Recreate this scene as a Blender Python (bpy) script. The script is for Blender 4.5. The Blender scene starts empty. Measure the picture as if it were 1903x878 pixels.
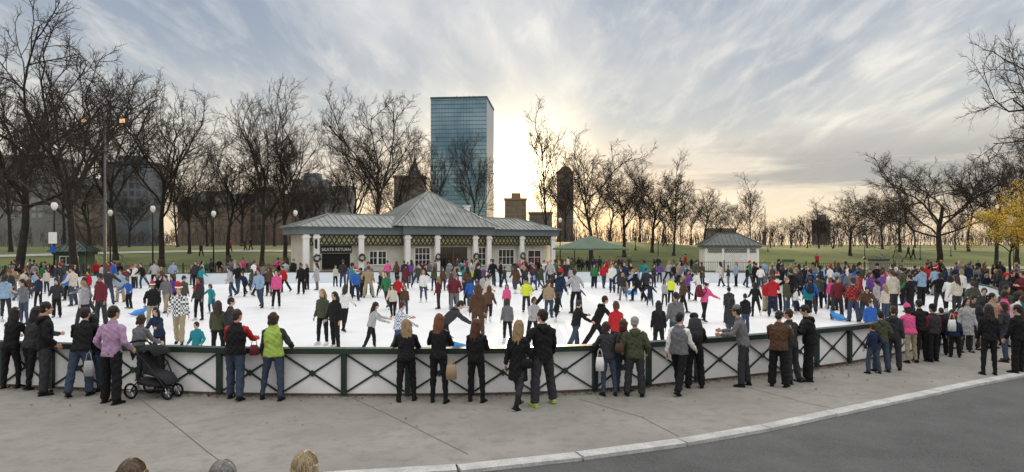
import bpy, math, random
import numpy as np
from mathutils import Vector, Matrix
R=math.radians
rnd=random.Random(11)
scn=bpy.context.scene
col=scn.collection
F=1240.0; HC=2.9; HY=455.0
def G(px,py,z=0.0):
    d=(HC-z)*F/(py-HY); return Vector(((px-951.5)/F*d,d,z))
def at(px,d,z=0.0): return Vector(((px-951.5)/F*d,d,z))
def zof(py,d): return HC+(HY-py)*d/F
# ------------------------------------------------------------ materials
MATS={}
def mat(name,c,rough=.7,metal=0,var=.18,scale=6,bump=0.0,bscale=30,spec=.5,emit=0,detail=5):
    if name in MATS: return MATS[name]
    m=bpy.data.materials.new(name); m.use_nodes=True; nt=m.node_tree; b=nt.nodes['Principled BSDF']
    b.inputs['Roughness'].default_value=rough; b.inputs['Metallic'].default_value=metal
    b.inputs['Specular IOR Level'].default_value=spec
    tc=nt.nodes.new('ShaderNodeTexCoord')
    if var>0:
        n=nt.nodes.new('ShaderNodeTexNoise'); n.inputs['Scale'].default_value=scale; n.inputs['Detail'].default_value=detail
        nt.links.new(tc.outputs['Object'],n.inputs['Vector'])
        r=nt.nodes.new('ShaderNodeValToRGB'); r.color_ramp.elements[0].position=.3; r.color_ramp.elements[1].position=.7
        r.color_ramp.elements[0].color=[x*(1-var) for x in c[:3]]+[1]; r.color_ramp.elements[1].color=[min(1,x*(1+var)) for x in c[:3]]+[1]
        nt.links.new(n.outputs['Fac'],r.inputs['Fac']); nt.links.new(r.outputs['Color'],b.inputs['Base Color'])
    else: b.inputs['Base Color'].default_value=list(c[:3])+[1]
    if bump>0:
        n2=nt.nodes.new('ShaderNodeTexNoise'); n2.inputs['Scale'].default_value=bscale; n2.inputs['Detail'].default_value=4
        nt.links.new(tc.outputs['Object'],n2.inputs['Vector'])
        bp=nt.nodes.new('ShaderNodeBump'); bp.inputs['Strength'].default_value=bump; bp.inputs['Distance'].default_value=.02
        nt.links.new(n2.outputs['Fac'],bp.inputs['Height']); nt.links.new(bp.outputs['Normal'],b.inputs['Normal'])
    if emit: 
        b.inputs['Emission Color'].default_value=list(c[:3])+[1]; b.inputs['Emission Strength'].default_value=emit
    MATS[name]=m; return m
COL={'black':(.011,.011,.013),'charcoal':(.035,.035,.04),'grey':(.15,.15,.16),'light grey':(.38,.38,.39),'white':(.72,.71,.69),'navy':(.015,.025,.06),
'blue':(.03,.11,.4),'light blue':(.26,.38,.52),'red':(.42,.02,.025),'maroon':(.13,.02,.03),'pink':(.65,.09,.25),'purple':(.14,.06,.26),'green':(.035,.17,.07),
'lime green':(.36,.5,.1),'olive':(.065,.072,.042),'brown':(.09,.05,.03),'tan':(.33,.25,.16),'orange':(.5,.15,.03),'yellow':(.68,.78,.06),'teal':(.02,.22,.26),
'denim':(.042,.062,.1),'khaki':(.33,.27,.18),'lilac':(.4,.26,.4),'cream':(.55,.5,.42)}
HAIR={'dark':(.012,.009,.008),'brown':(.04,.022,.013),'light brown':(.15,.105,.07),'blond':(.3,.2,.1),'fair':(.42,.33,.2),'auburn':(.085,.03,.013),'grey':(.3,.29,.28),'red':(.16,.06,.022)}
SKIN=[(.55,.33,.23),(.48,.27,.18),(.6,.38,.28),(.3,.16,.1),(.12,.06,.04)]
def cloth(c): return mat('cloth_'+c.replace(' ','_'),COL[c],.85,0,.13,14,.5,38,.25)
def hairm(c):
    if 'hair_'+c in MATS: return MATS['hair_'+c]
    m=mat('hair_'+c,HAIR[c],.5,0,.5,30,.7,60,.4)
    nt=m.node_tree
    mp=nt.nodes.new('ShaderNodeMapping'); mp.inputs['Scale'].default_value=(3,3,.35)
    tc=[n for n in nt.nodes if n.type=='TEX_COORD'][0]; nt.links.new(tc.outputs['Object'],mp.inputs['Vector'])
    for n in nt.nodes:
        if n.type=='TEX_NOISE': nt.links.new(mp.outputs['Vector'],n.inputs['Vector'])
    return m
def skinm(i): return mat('skin_tone_%d'%i,SKIN[i],.55,0,.08,12,0,1,.4)
def checkm(name,c1,c2,s):
    if name in MATS: return MATS[name]
    m=mat(name,c1,.85,0,0); nt=m.node_tree; b=nt.nodes['Principled BSDF']
    tc=nt.nodes.new('ShaderNodeTexCoord'); ck=nt.nodes.new('ShaderNodeTexChecker'); ck.inputs['Scale'].default_value=s
    ck.inputs['Color1'].default_value=list(c1)+[1]; ck.inputs['Color2'].default_value=list(c2)+[1]
    nt.links.new(tc.outputs['Object'],ck.inputs['Vector']); nt.links.new(ck.outputs['Color'],b.inputs['Base Color']); return m
GREEN=mat('dark_green_paint',(.01,.03,.024),.4,0,.3,4,.1,20)
WHITE=mat('barrier_white_paint',(.86,.87,.88),.5,0,.08,2.5,.1,12)
CREAM=mat('cream_wall_paint',(.62,.595,.52),.7,0,.1,1.5,.1,10)
TRIM=mat('white_trim_paint',(.92,.91,.88),.6,0,.04,2)
BLUEG=mat('grey_fascia_paint',(.15,.18,.2),.6,0,.1,1)
ROOF=mat('standing_seam_metal',(.25,.27,.255),.5,.12,.3,.8,.08,6)
GLASSD=mat('dark_window_glass',(.02,.028,.03),.08,0,.4,1,spec=.6)
BLACKM=mat('black_iron',(.012,.012,.013),.45,0,.2,5)
BARK=mat('bark',(.03,.024,.02),.9,0,.35,3,.8,12)
TWIG=mat('twig_bark',(.032,.024,.019),.9,0,.25,2)
GLOBE=mat('frosted_lamp_globe',(.85,.84,.8),.25,0,0)
BOARD=mat('rink_board_plastic',(.7,.76,.8),.4,0,.05,1)
# ------------------------------------------------------------ mesh builder
class MB:
    def __init__(s): s.v=[];s.f=[]
    def add(s,vs,fs):
        n=len(s.v); s.v.extend([tuple(v) for v in vs]); s.f.extend([tuple(i+n for i in f) for f in fs])
    def box(s,x0,x1,y0,y1,z0,z1):
        s.add([(x0,y0,z0),(x1,y0,z0),(x1,y1,z0),(x0,y1,z0),(x0,y0,z1),(x1,y0,z1),(x1,y1,z1),(x0,y1,z1)],
        [(0,3,2,1),(4,5,6,7),(0,1,5,4),(1,2,6,5),(2,3,7,6),(3,0,4,7)])
    def beam(s,p,q,w,h,up=(0,0,1)):
        p=Vector(p);q=Vector(q);d=(q-p).normalized();u=Vector(up);a=d.cross(u)
        if a.length<1e-4: a=d.cross(Vector((1,0,0)))
        a.normalize();b=a.cross(d).normalized();a=a*w/2;b=b*h/2
        s.add([p-a-b,p+a-b,p+a+b,p-a+b,q-a-b,q+a-b,q+a+b,q-a+b],[(0,1,2,3),(7,6,5,4),(0,4,5,1),(1,5,6,2),(2,6,7,3),(3,7,4,0)])
    def tube(s,pts,rad,n=8,ref=None,cap=True,rc=.6):
        pts=[Vector(p) for p in pts]; k=len(pts)
        rad=[(r,r) if not isinstance(r,tuple) else r for r in rad]
        t0=(pts[1]-pts[0]).normalized()
        u=Vector(ref) if ref else (Vector((1,0,0)) if abs(t0.x)<.8 else Vector((0,1,0)))
        vs=[];fs=[];off=0
        if cap: vs.append(pts[0]-t0*rad[0][1]*rc); off=1
        cs=[(math.cos(2*math.pi*j/n),math.sin(2*math.pi*j/n)) for j in range(n)]
        for i in range(k):
            t=(pts[min(i+1,k-1)]-pts[max(i-1,0)]).normalized()
            u=(u-t*u.dot(t)).normalized(); w=t.cross(u); a,b=rad[i]
            for c,si in cs: vs.append(pts[i]+u*(a*c)+w*(b*si))
        for i in range(k-1):
            for j in range(n):
                A=off+i*n+j;B=off+i*n+(j+1)%n; fs.append((A,B,B+n,A+n))
        if cap:
            vs.append(pts[-1]+t*rad[-1][1]*rc); e=len(vs)-1
            for j in range(n):
                fs.append((0,off+(j+1)%n,off+j)); fs.append((off+(k-1)*n+j,off+(k-1)*n+(j+1)%n,e))
        s.add(vs,fs)
    def ell(s,c,r,n=12,m=8,M=None):
        c=Vector(c); vs=[];fs=[]
        vs.append(Vector((0,0,-r[2])))
        for i in range(1,m):
            a=-math.pi/2+math.pi*i/m
            for j in range(n):
                b=2*math.pi*j/n; vs.append(Vector((r[0]*math.cos(a)*math.cos(b),r[1]*math.cos(a)*math.sin(b),r[2]*math.sin(a))))
        vs.append(Vector((0,0,r[2]))); e=len(vs)-1
        for j in range(n):
            fs.append((0,1+(j+1)%n,1+j)); fs.append((e,1+(m-2)*n+j,1+(m-2)*n+(j+1)%n))
        for i in range(m-2):
            for j in range(n):
                A=1+i*n+j;B=1+i*n+(j+1)%n; fs.append((A,B,B+n,A+n))
        if M: vs=[M@v for v in vs]
        s.add([c+v for v in vs],fs)
    def lathe(s,prof,n=12,c=(0,0,0)):
        c=Vector(c); vs=[];fs=[]
        for r,z in prof:
            for j in range(n):
                a=2*math.pi*j/n; vs.append(c+Vector((r*math.cos(a),r*math.sin(a),z)))
        for i in range(len(prof)-1):
            for j in range(n):
                A=i*n+j;B=i*n+(j+1)%n; fs.append((A,B,B+n,A+n))
        fs.append(tuple(range(n))[::-1]); fs.append(tuple((len(prof)-1)*n+j for j in range(n)))
        s.add(vs,fs)
    def mesh(s,name):
        me=bpy.data.meshes.new(name); me.from_pydata(s.v,[],s.f); me.update(); return me
    def build(s,name,m,parent=None,smooth=False):
        me=s.mesh(name)
        if smooth: me.polygons.foreach_set('use_smooth',[True]*len(me.polygons))
        return mk(name,me,m,parent)
def mk(name,me,m,parent=None,M=None):
    o=bpy.data.objects.new(name,me); col.objects.link(o)
    if len(me.materials)==0: me.materials.append(m)
    elif me.materials[0]!=m:
        o.material_slots[0].link='OBJECT'; o.material_slots[0].material=m
    if parent: o.parent=parent
    if M is not None: o.matrix_local=M
    return o
def tag(o,label=None,cat=None,group=None,kind=None):
    if label:o['label']=label
    if cat:o['category']=cat
    if group:o['group']=group
    if kind:o['kind']=kind
    return o
def thing(name,label,cat,loc=(0,0,0),rz=0,group=None):
    o=bpy.data.objects.new(name,None); col.objects.link(o); o.location=loc; o.rotation_euler=(0,0,rz); o.empty_display_size=.2
    return tag(o,label,cat,group)
def dup(root,loc,rz,label,scale=None):
    r=root.copy(); col.objects.link(r); r.location=loc; r.rotation_euler=(0,0,rz); r['label']=label
    if scale: r.scale=scale
    for ch in list(root.children):
        c=ch.copy(); col.objects.link(c); c.parent=r
        for g in ch.children:
            d=g.copy(); col.objects.link(d); d.parent=c
    return r
def remesh(mb,vox,sm=2,wr=0,name='m',seed=0):
    me=mb.mesh(name) if isinstance(mb,MB) else mb; o=bpy.data.objects.new('tmp',me); col.objects.link(o)
    md=o.modifiers.new('r','REMESH'); md.mode='VOXEL'; md.voxel_size=vox; md.use_smooth_shade=True
    if sm:
        m2=o.modifiers.new('s','SMOOTH'); m2.factor=.5; m2.iterations=sm
    dg=bpy.context.evaluated_depsgraph_get(); out=bpy.data.meshes.new_from_object(o.evaluated_get(dg))
    bpy.data.objects.remove(o)
    if isinstance(mb,MB): bpy.data.meshes.remove(me)
    out.name=name
    if wr>0:
        n=len(out.vertices); c=np.empty(n*3); out.vertices.foreach_get('co',c); c=c.reshape(n,3)
        nr=np.empty(n*3); out.vertices.foreach_get('normal',nr); nr=nr.reshape(n,3)
        x,y,z=c.T; s0=seed*1.7
        w=np.sin(z*34+4*np.sin(x*14+s0)+3*np.sin(y*17+s0))+.7*np.sin(z*61+x*40+5*np.sin(y*20-s0))+.5*np.sin(x*55-z*30+s0)
        c+=nr*(w*wr)[:,None]; out.vertices.foreach_set('co',c.ravel()); out.update()
    out.polygons.foreach_set('use_smooth',[True]*len(out.polygons))
    return out
# ------------------------------------------------------------ people
def mirror(p):
    q=dict(p); q['L'],q['R']=p['R'],p['L']; q['aL'],q['aR']=p['aR'],p['aL']; q['head']=(-p['head'][0],p['head'][1]); return q
POSES={
'stand':dict(L=(0,4,2),R=(3,6,5),aL=(5,10,18,.05),aR=(-2,11,22,.05),lean=1,head=(8,-6)),
'pocket':dict(L=(2,6,4),R=(-3,5,2),aL=(-12,20,62,.35),aR=(-12,20,62,.35),lean=2,head=(-12,-4)),
'rail':dict(L=(-4,5,2),R=(6,6,12),aL=(38,14,38,.1),aR=(34,14,42,.1),lean=13,head=(10,-4)),
'rail1':dict(L=(4,4,6),R=(-6,7,3),aL=(30,20,58,.45),aR=(34,16,50,.35),lean=9,head=(-22,-2)),
'cross':dict(L=(2,5,3),R=(-2,6,2),aL=(22,12,84,.75),aR=(26,12,80,.75),lean=2,head=(-18,-3)),
'phone':dict(L=(0,5,3),R=(2,5,3),aL=(28,10,92,.35),aR=(30,10,95,.35),lean=4,head=(0,-24)),
'glide':dict(L=(14,5,22),R=(-24,7,12),aL=(20,18,32,.1),aR=(-16,18,26,0),lean=11,head=(5,0)),
'wobble':dict(L=(10,9,18),R=(2,10,16),aL=(16,38,34,.1),aR=(18,44,30,.1),lean=10,head=(-5,-10)),
'crouch':dict(L=(52,9,62),R=(40,9,60),aL=(52,18,40,.1),aR=(42,24,30,.1),lean=42,head=(0,-5)),
'walk':dict(L=(20,3,8),R=(-16,3,12),aL=(-18,9,18,0),aR=(20,9,30,.05),lean=4,head=(0,-3)),
'wave':dict(L=(0,6,4),R=(4,6,6),aL=(4,12,20,0),aR=(20,140,40,.2),lean=2,head=(8,4)),
'push':dict(L=(34,6,42),R=(-34,14,6),aL=(-26,18,34,0),aR=(40,16,44,.15),lean=26,head=(0,4)),
'bend':dict(L=(22,6,18),R=(14,6,12),aL=(44,10,12,.05),aR=(44,10,12,.05),lean=46,head=(0,-12)),
'reach':dict(L=(12,5,10),R=(-14,6,8),aL=(48,12,26,.05),aR=(36,16,34,.1),lean=12,head=(4,-6)),
'hip':dict(L=(-8,8,0),R=(10,12,16),aL=(-8,34,70,.5),aR=(8,12,24,.05),lean=3,head=(22,-2)),
'elbow':dict(L=(-12,5,0),R=(2,8,8),aL=(46,22,52,.5),aR=(44,24,55,.5),lean=22,head=(-8,2)),
}
for k in ('glide','walk','push','wobble','reach','stand','pocket','hip'): POSES[k+'2']=mirror(POSES[k])
PTXT={'stand':'standing','pocket':'hands in pockets','rail':'leaning on the rail','rail1':'leaning on the rail','cross':'arms folded','phone':'looking at phone','glide':'gliding','wobble':'arms out for balance',
'crouch':'crouching','walk':'walking','wave':'arm raised','push':'striding','bend':'bent forward','reach':'arms reaching out','hip':'hand on hip','elbow':'leaning forward'}
def legdir(f,a,side): 
    f=R(f);a=R(a); return Vector((side*math.sin(a),math.sin(f)*math.cos(a),-math.cos(f)*math.cos(a)))
def build_person(p,female=False,fine=False,seed=0,loose=0.0,puff=0.0,long=False,vest=False,low_=False):
    rr=random.Random(seed); jj=4 if fine else 8
    J=lambda a: a+rr.uniform(-jj,jj) if seed else a
    lean=R(p['lean']+(rr.uniform(-4,4) if seed else 0)); up=Vector((0,math.sin(lean),math.cos(lean)))
    pel=Vector((0,0,0)); sw=.148 if female else .168; hw=.088
    legs={}
    low=9
    for side,k in ((-1,'L'),(1,'R')):
        f,a,kn=p[k]; f=J(f)
        hip=pel+Vector((side*hw,0,-.03)); knee=hip+legdir(f,a,side)*.42; ank=knee+legdir(f-kn,a*.5,side)*.41
        legs[side]=[hip,knee,ank,f-kn]; low=min(low,ank.z)
    off=Vector((0,0,.07-low)); pel=pel+off
    for s in legs: legs[s][:3]=[q+off for q in legs[s][:3]]
    cy=(legs[-1][2].y+legs[1][2].y)/2
    sp=lambda t:pel+up*t
    neck=sp(.52); hp=R(p['head'][1]); hy=R(J(p['head'][0]))
    hup=Vector((0,math.sin(lean*.55),math.cos(lean*.55)))
    ntop=neck+hup*.07+Vector((0,.012,0))
    HM=Matrix.Translation(ntop+hup*.105+Vector((0,.012,0)))@Matrix.Rotation(-lean*.35,4,'X')@Matrix.Rotation(hy,4,'Z')@Matrix.Rotation(hp,4,'X')
    arms={}
    for side,k in ((-1,'aL'),(1,'aR')):
        f,a,e,inw=p[k]; f=J(f);e=J(e); sh=sp(.445)+Vector((side*sw,0,0))
        if a>90: ud=Vector((side*math.sin(R(a)),.15,-math.cos(R(a)))); fd=Vector((side*math.sin(R(a))*.1,.1,1)).normalized()
        else:
            c=math.cos(R(a)); ud=Vector((side*math.sin(R(a)),c*math.sin(R(f)),-c*math.cos(R(f))))
            fd=Vector((side*(math.sin(R(a))-inw),c*math.sin(R(f+e)),-c*math.cos(R(f+e)))).normalized()
        el=sh+ud.normalized()*.285; wr=el+fd*.25; arms[side]=(sh,el,wr,fd)
    X=(1,0,0)
    wmul=.93 if female else 1.0
    b=MB()
    b.tube([sp(t) for t in (-.07,0,.12,.28,.4,.46,.515,.55)],[(.12,.085),(.155,.1),(.128*wmul,.088),(.15*wmul,.098),(.155*wmul,.096),(.12,.078),(.062,.058),(.052,.054)],14,X)
    b.tube([neck-up*.03,neck,ntop+hup*.03],[.055,.052,.05],10)
    for s in legs:
        h,k,a,_=legs[s]
        b.tube([h+(k-h)*-.05,h+(k-h)*.4,k,k+(a-k)*.3,k+(a-k)*.7,a],[.082,.07,.052,.052,.038,.034],10)
        b.ell(a+Vector((0,.045,-.03)),(.036,.09,.032),10,6)
    for s in arms:
        sh,el,wr,fd=arms[s]
        b.tube([sh+Vector((-s*.04,0,0)),sh+(el-sh)*.1,sh+(el-sh)*.55,el,el+(wr-el)*.35,wr],[.045,.047,.042,.034,.035,.024],10)
        nrm=Vector((-s,0,0)); nrm=nrm-fd*nrm.dot(fd)
        if nrm.length<.2: nrm=Vector((0,0,-1))-fd*fd.dot(Vector((0,0,-1)))
        nrm.normalize(); w=fd.cross(nrm).normalized()
        if w.y+w.z*.5<0: w=-w
        kn=wr+fd*.085
        b.tube([wr-fd*.01,wr+fd*.03,kn],[(.026,.02),(.036,.016),(.04,.014)],10,w)
        for j,(o,l) in enumerate(((.031,.07),(.0105,.08),(-.0105,.075),(-.031,.058))):
            k0=kn+w*o-fd*.01; k1=k0+(fd*.9+nrm*.25).normalized()*l*.5; k2=k1+(fd*.75+nrm*.6).normalized()*l*.5
            b.tube([k0,k1,k2],[.0095,.009,.0075],6)
        t0=wr+fd*.03+w*.022; t1=t0+(fd*.6+w*.75+nrm*.2).normalized()*.035; b.tube([t0,t1,t1+(fd*.95+w*.2+nrm*.25).normalized()*.032],[.012,.0105,.008],6)
    H=MB()
    H.ell((0,-.008,.02),(.074,.093,.1),16,12); H.ell((0,.03,-.045),(.056,.062,.068),14,10)
    H.tube([(0,.083,.03),(0,.098,.0),(0,.108,-.02),(0,.09,-.03)],[.008,.01,.015,.012],8)
    H.ell((0,.082,.04),(.05,.014,.012),10,6); H.ell((0,.086,-.058),(.024,.01,.011),10,6); H.ell((0,.075,-.092),(.022,.02,.016),10,6)
    for s in (-1,1): H.ell((s*.075,-.005,-.01),(.01,.018,.03),8,6)
    b.add([HM@Vector(v) for v in H.v],H.f)
    vb=.024 if low_ else (.0085 if fine else .012)
    body=remesh(b,vb,1,0,'body')
    t=MB(); ls=loose
    t.tube([sp(.1),sp(.02),sp(-.05)-Vector((0,0,.0)),pel+Vector((0,0,-.1))],[(.145*wmul,.105),(.168,.122),(.165,.122),(.13,.09)],14,X)
    for s in legs:
        h,k,a,_=legs[s]; d=(a-k)
        t.tube([h,h+(k-h)*.4,k-(k-h)*.08,k+d*.08,k+d*.35,k+d*.75,k+d*.97],[.095+ls*.01,.085+ls*.01,.066+ls*.012,.066+ls*.015,.062+ls*.02,.05+ls*.026,.05+ls*.028],12)
    tr=remesh(t,.028 if low_ else (.013 if fine else .017),2 if not low_ else 1,.004 if fine else .003,'trousers',seed+2)
    def jacket(hem,pf,arm=True,shrink=0):
        j=MB(); q=pf
        if hem>.2:
            dn=Vector((0,0,-1)); bs=sp(-.04)
            pts=[bs+dn*(hem-.04)+Vector((0,cy*.5,0)),bs+dn*(hem*.5)+Vector((0,cy*.3,0)),sp(-.04)]; rd=[(.2+q,.155+q),(.19+q,.15+q),(.182+q,.14+q)]
        else: pts=[sp(-hem-.03),sp(-hem*.5)]; rd=[(.178+q,.135+q),(.18+q,.14+q)]
        pts+= [sp(x) for x in (.12,.28,.4,.465,.515,.56)]
        rd+=[(.158*wmul+q,.125+q),(.176*wmul+q,.135+q),(.178*wmul+q,.125+q*.8),(.14,.1),(.083+q*.3,.08),(.07+q*.3,.072)]
        if shrink: rd=[(a+shrink,b+shrink) for a,b in rd]
        j.tube(pts,rd,18,X,rc=.05)
        if arm:
            for s in arms:
                sh,el,wr,fd=arms[s]
                j.tube([sh+Vector((-s*.05,0,.0)),sh+(el-sh)*.08,sh+(el-sh)*.5,el,el+(wr-el)*.45,wr-fd*.01],[.066+q*.6,.07+q*.6,.06+q*.7,.053+q*.7,.05+q*.6,.042+q*.4],12,rc=.2)
        return j
    res=dict(body=body,trousers=tr)
    vc=.028 if low_ else (.012 if fine else .016); wa=.005 if fine else .0035; smc=1 if low_ else 2
    if vest:
        res['shirt']=remesh(jacket(.02,puff),vc,2,wa,'shirt',seed); res['jacket']=remesh(jacket(.03,puff,False,.022),vc,2,wa,'vest',seed+5)
    else: res['jacket']=remesh(jacket(.36 if long else .05,puff),vc,smc,wa,'jacket',seed)
    if not fine: res['coat']=remesh(jacket(.36,puff+.004),vc,smc,wa,'coat',seed+7)
    res['head']=HM
    fm=[]
    for s in legs:
        h,k,a,sa=legs[s]; pitch=0 if a.z<.075 else R(sa)*.85
        fm.append(Matrix.Translation(a)@Matrix.Rotation(-s*R(9),4,'Z')@Matrix.Rotation(pitch,4,'X'))
    res['feet']=fm; res['arms']=arms; res['neck']=(neck,hup); res['up']=up
    return res
def hair_mesh(kind,fine,seed=1,vox=None):
    h=MB(); rr=random.Random(seed)
    big=.004 if fine else .006
    h.ell((0,-.02,.032),(.083+big,.096+big,.1+big),16,12); h.ell((0,-.055,-.02),(.072+big,.06,.075),14,10)
    def strand(ang,z1,r0,spread,yb):
        a=R(ang); x0=math.sin(a)*.075; y0=-.02-math.cos(a)*.082
        pts=[];rd=[];k=6
        for i in range(k):
            t=i/(k-1); z=.05+(z1-.05)*t; wv=rr.uniform(-.008,.008)
            pts.append((x0*(1+spread*t)+wv,y0+(yb-0)*t*-1+wv+.0,z)); rd.append((r0*(1-.55*t*t),r0*.8*(1-.55*t*t)))
        h.tube(pts,rd,7)
    if kind=='long':
        for g in range(13): strand(-105+g*17.5+rr.uniform(-4,4),-.33+rr.uniform(-.05,.04)+abs(g-6)*.012,.03,.35,.045)
    elif kind=='bob':
        for g in range(11): strand(-105+g*21,-.12+rr.uniform(-.02,.02),.03,.12,.012)
    elif kind=='pony':
        h.tube([(0,-.11,.04),(0,-.16,.02),(0,-.165,-.08),(0,-.15,-.2)],[.02,.03,.03,.012],8)
    m=remesh(h,vox or (.0065 if fine else .011),1,.0022,'hair',seed); return m
def hat_mesh(kind):
    h=MB()
    if kind=='beanie':
        h.lathe([(.098,.0),(.104,.015),(.104,.05),(.097,.055),(.096,.08),(.08,.125),(.05,.15),(.015,.158)],16,(0,-.01,.03)); h.ell((0,-.01,.2),(.03,.03,.028),10,6)
    elif kind=='plain':
        h.lathe([(.097,.0),(.102,.012),(.102,.045),(.097,.05),(.094,.08),(.078,.115),(.045,.135),(.01,.14)],16,(0,-.015,.03))
    elif kind=='santa':
        h.tube([(0,-.015,.06),(0,-.02,.11),(.01,-.04,.17),(.04,-.09,.2),(.06,-.15,.15)],[.098,.088,.06,.035,.012],12)
    elif kind=='cap':
        h.lathe([(.098,.0),(.1,.02),(.095,.05),(.075,.085),(.04,.105),(.01,.11)],16,(0,-.012,.04)); h.tube([(0,.07,.045),(0,.12,.04),(0,.165,.03)],[(.07,.008),(.065,.007),(.045,.005)],12,(1,0,0))
    elif kind=='hood':
        h.ell((0,-.035,.02),(.108,.115,.13),16,12); h.ell((0,-.07,-.09),(.11,.09,.07),14,8)
    me=h.mesh('hat'); me.polygons.foreach_set('use_smooth',[True]*len(me.polygons)); return me
def hat_trim():
    h=MB(); h.lathe([(.1,.035),(.112,.045),(.112,.07),(.1,.08)],14,(0,-.015,.0)); h.ell((.062,-.16,.13),(.028,.028,.028),8,6); me=h.mesh('hat_trim'); return me
def shoe_mesh(kind):
    h=MB()
    h.tube([(0,-.06,-.03),(0,-.03,-.025),(0,.03,-.025),(0,.09,-.036),(0,.14,-.045),(0,.175,-.05)],[(.03,.032),(.038,.042),(.04,.042),(.044,.03),(.042,.022),(.028,.014)],10,(1,0,0))
    top={'shoe':.01,'boot':.2,'skate':.11}[kind]
    h.tube([(0,-.02,-.03),(0,-.012,.02),(0,-.01,top)],[.042,.044,.05],10)
    sole=-.068
    h.box(-.036,.036,-.085,.0,sole-.001,-.045); h.box(-.04,.04,-.0,.16,sole-.001,-.052)
    me=h.mesh(kind); me.polygons.foreach_set('use_smooth',[True]*len(me.polygons)); return me
def blade_mesh():
    h=MB(); h.box(-.003,.003,-.1,.2,-.1,-.088); h.box(-.01,.01,-.06,-.03,-.09,-.066); h.box(-.01,.01,.09,.12,-.09,-.066); return h.mesh('blade')
def hoodback_mesh():
    h=MB(); pts=[];rd=[]
    for i in range(9):
        a=R(-20-i*17.5); pts.append((math.cos(a)*.105,math.sin(a)*.1-.005,.015-.035*math.sin(i/8*math.pi))); rd.append(.028+.022*math.sin(i/8*math.pi))
    h.tube(pts,rd,8); h.ell((0,-.13,-.045),(.085,.035,.075),12,8); return remesh(h,.011,1,.002,'hood',4)
HOODB=hoodback_mesh()
HAIRM={}; HATM={k:hat_mesh(k) for k in ('beanie','plain','santa','cap','hood')}; TRIMM=hat_trim(); SHOEM={k:shoe_mesh(k) for k in ('shoe','boot','skate')}; BLADE=blade_mesh()
def get_hair(kind,fine):
    k=(kind,fine)
    if k not in HAIRM: HAIRM[k]=hair_mesh(kind,fine,3+len(HAIRM))
    return HAIRM[k]
PROTO={}
vr_=random.Random(8)
def get_proto(pose,female):
    v=vr_.choice([0,1]); k=(pose,female,v)
    if k not in PROTO: PROTO[k]=build_person(POSES[pose],female,False,0 if v==0 else 50+len(PROTO),loose=(0 if female else .8)+v*.3,puff=(.002 if female else .008)+v*.008)
    return PROTO[k]
STEEL=mat('skate_blade_steel',(.5,.5,.52),.3,.9,0)
EYEM=mat('eye_dark',(.02,.015,.012),.2,0,0); LIPM=mat('lip_skin',(.35,.12,.1),.5,0,0)
eyemesh=MB(); eyemesh.ell((0,0,0),(.011,.006,.006),8,6); eyemesh=eyemesh.mesh('eye')
mouthm=MB(); mouthm.ell((0,0,0),(.022,.006,.005),8,6); mouthm=mouthm.mesh('mouth')
PEOPLE=[]
POS=[]
hr_=random.Random(31)
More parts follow.
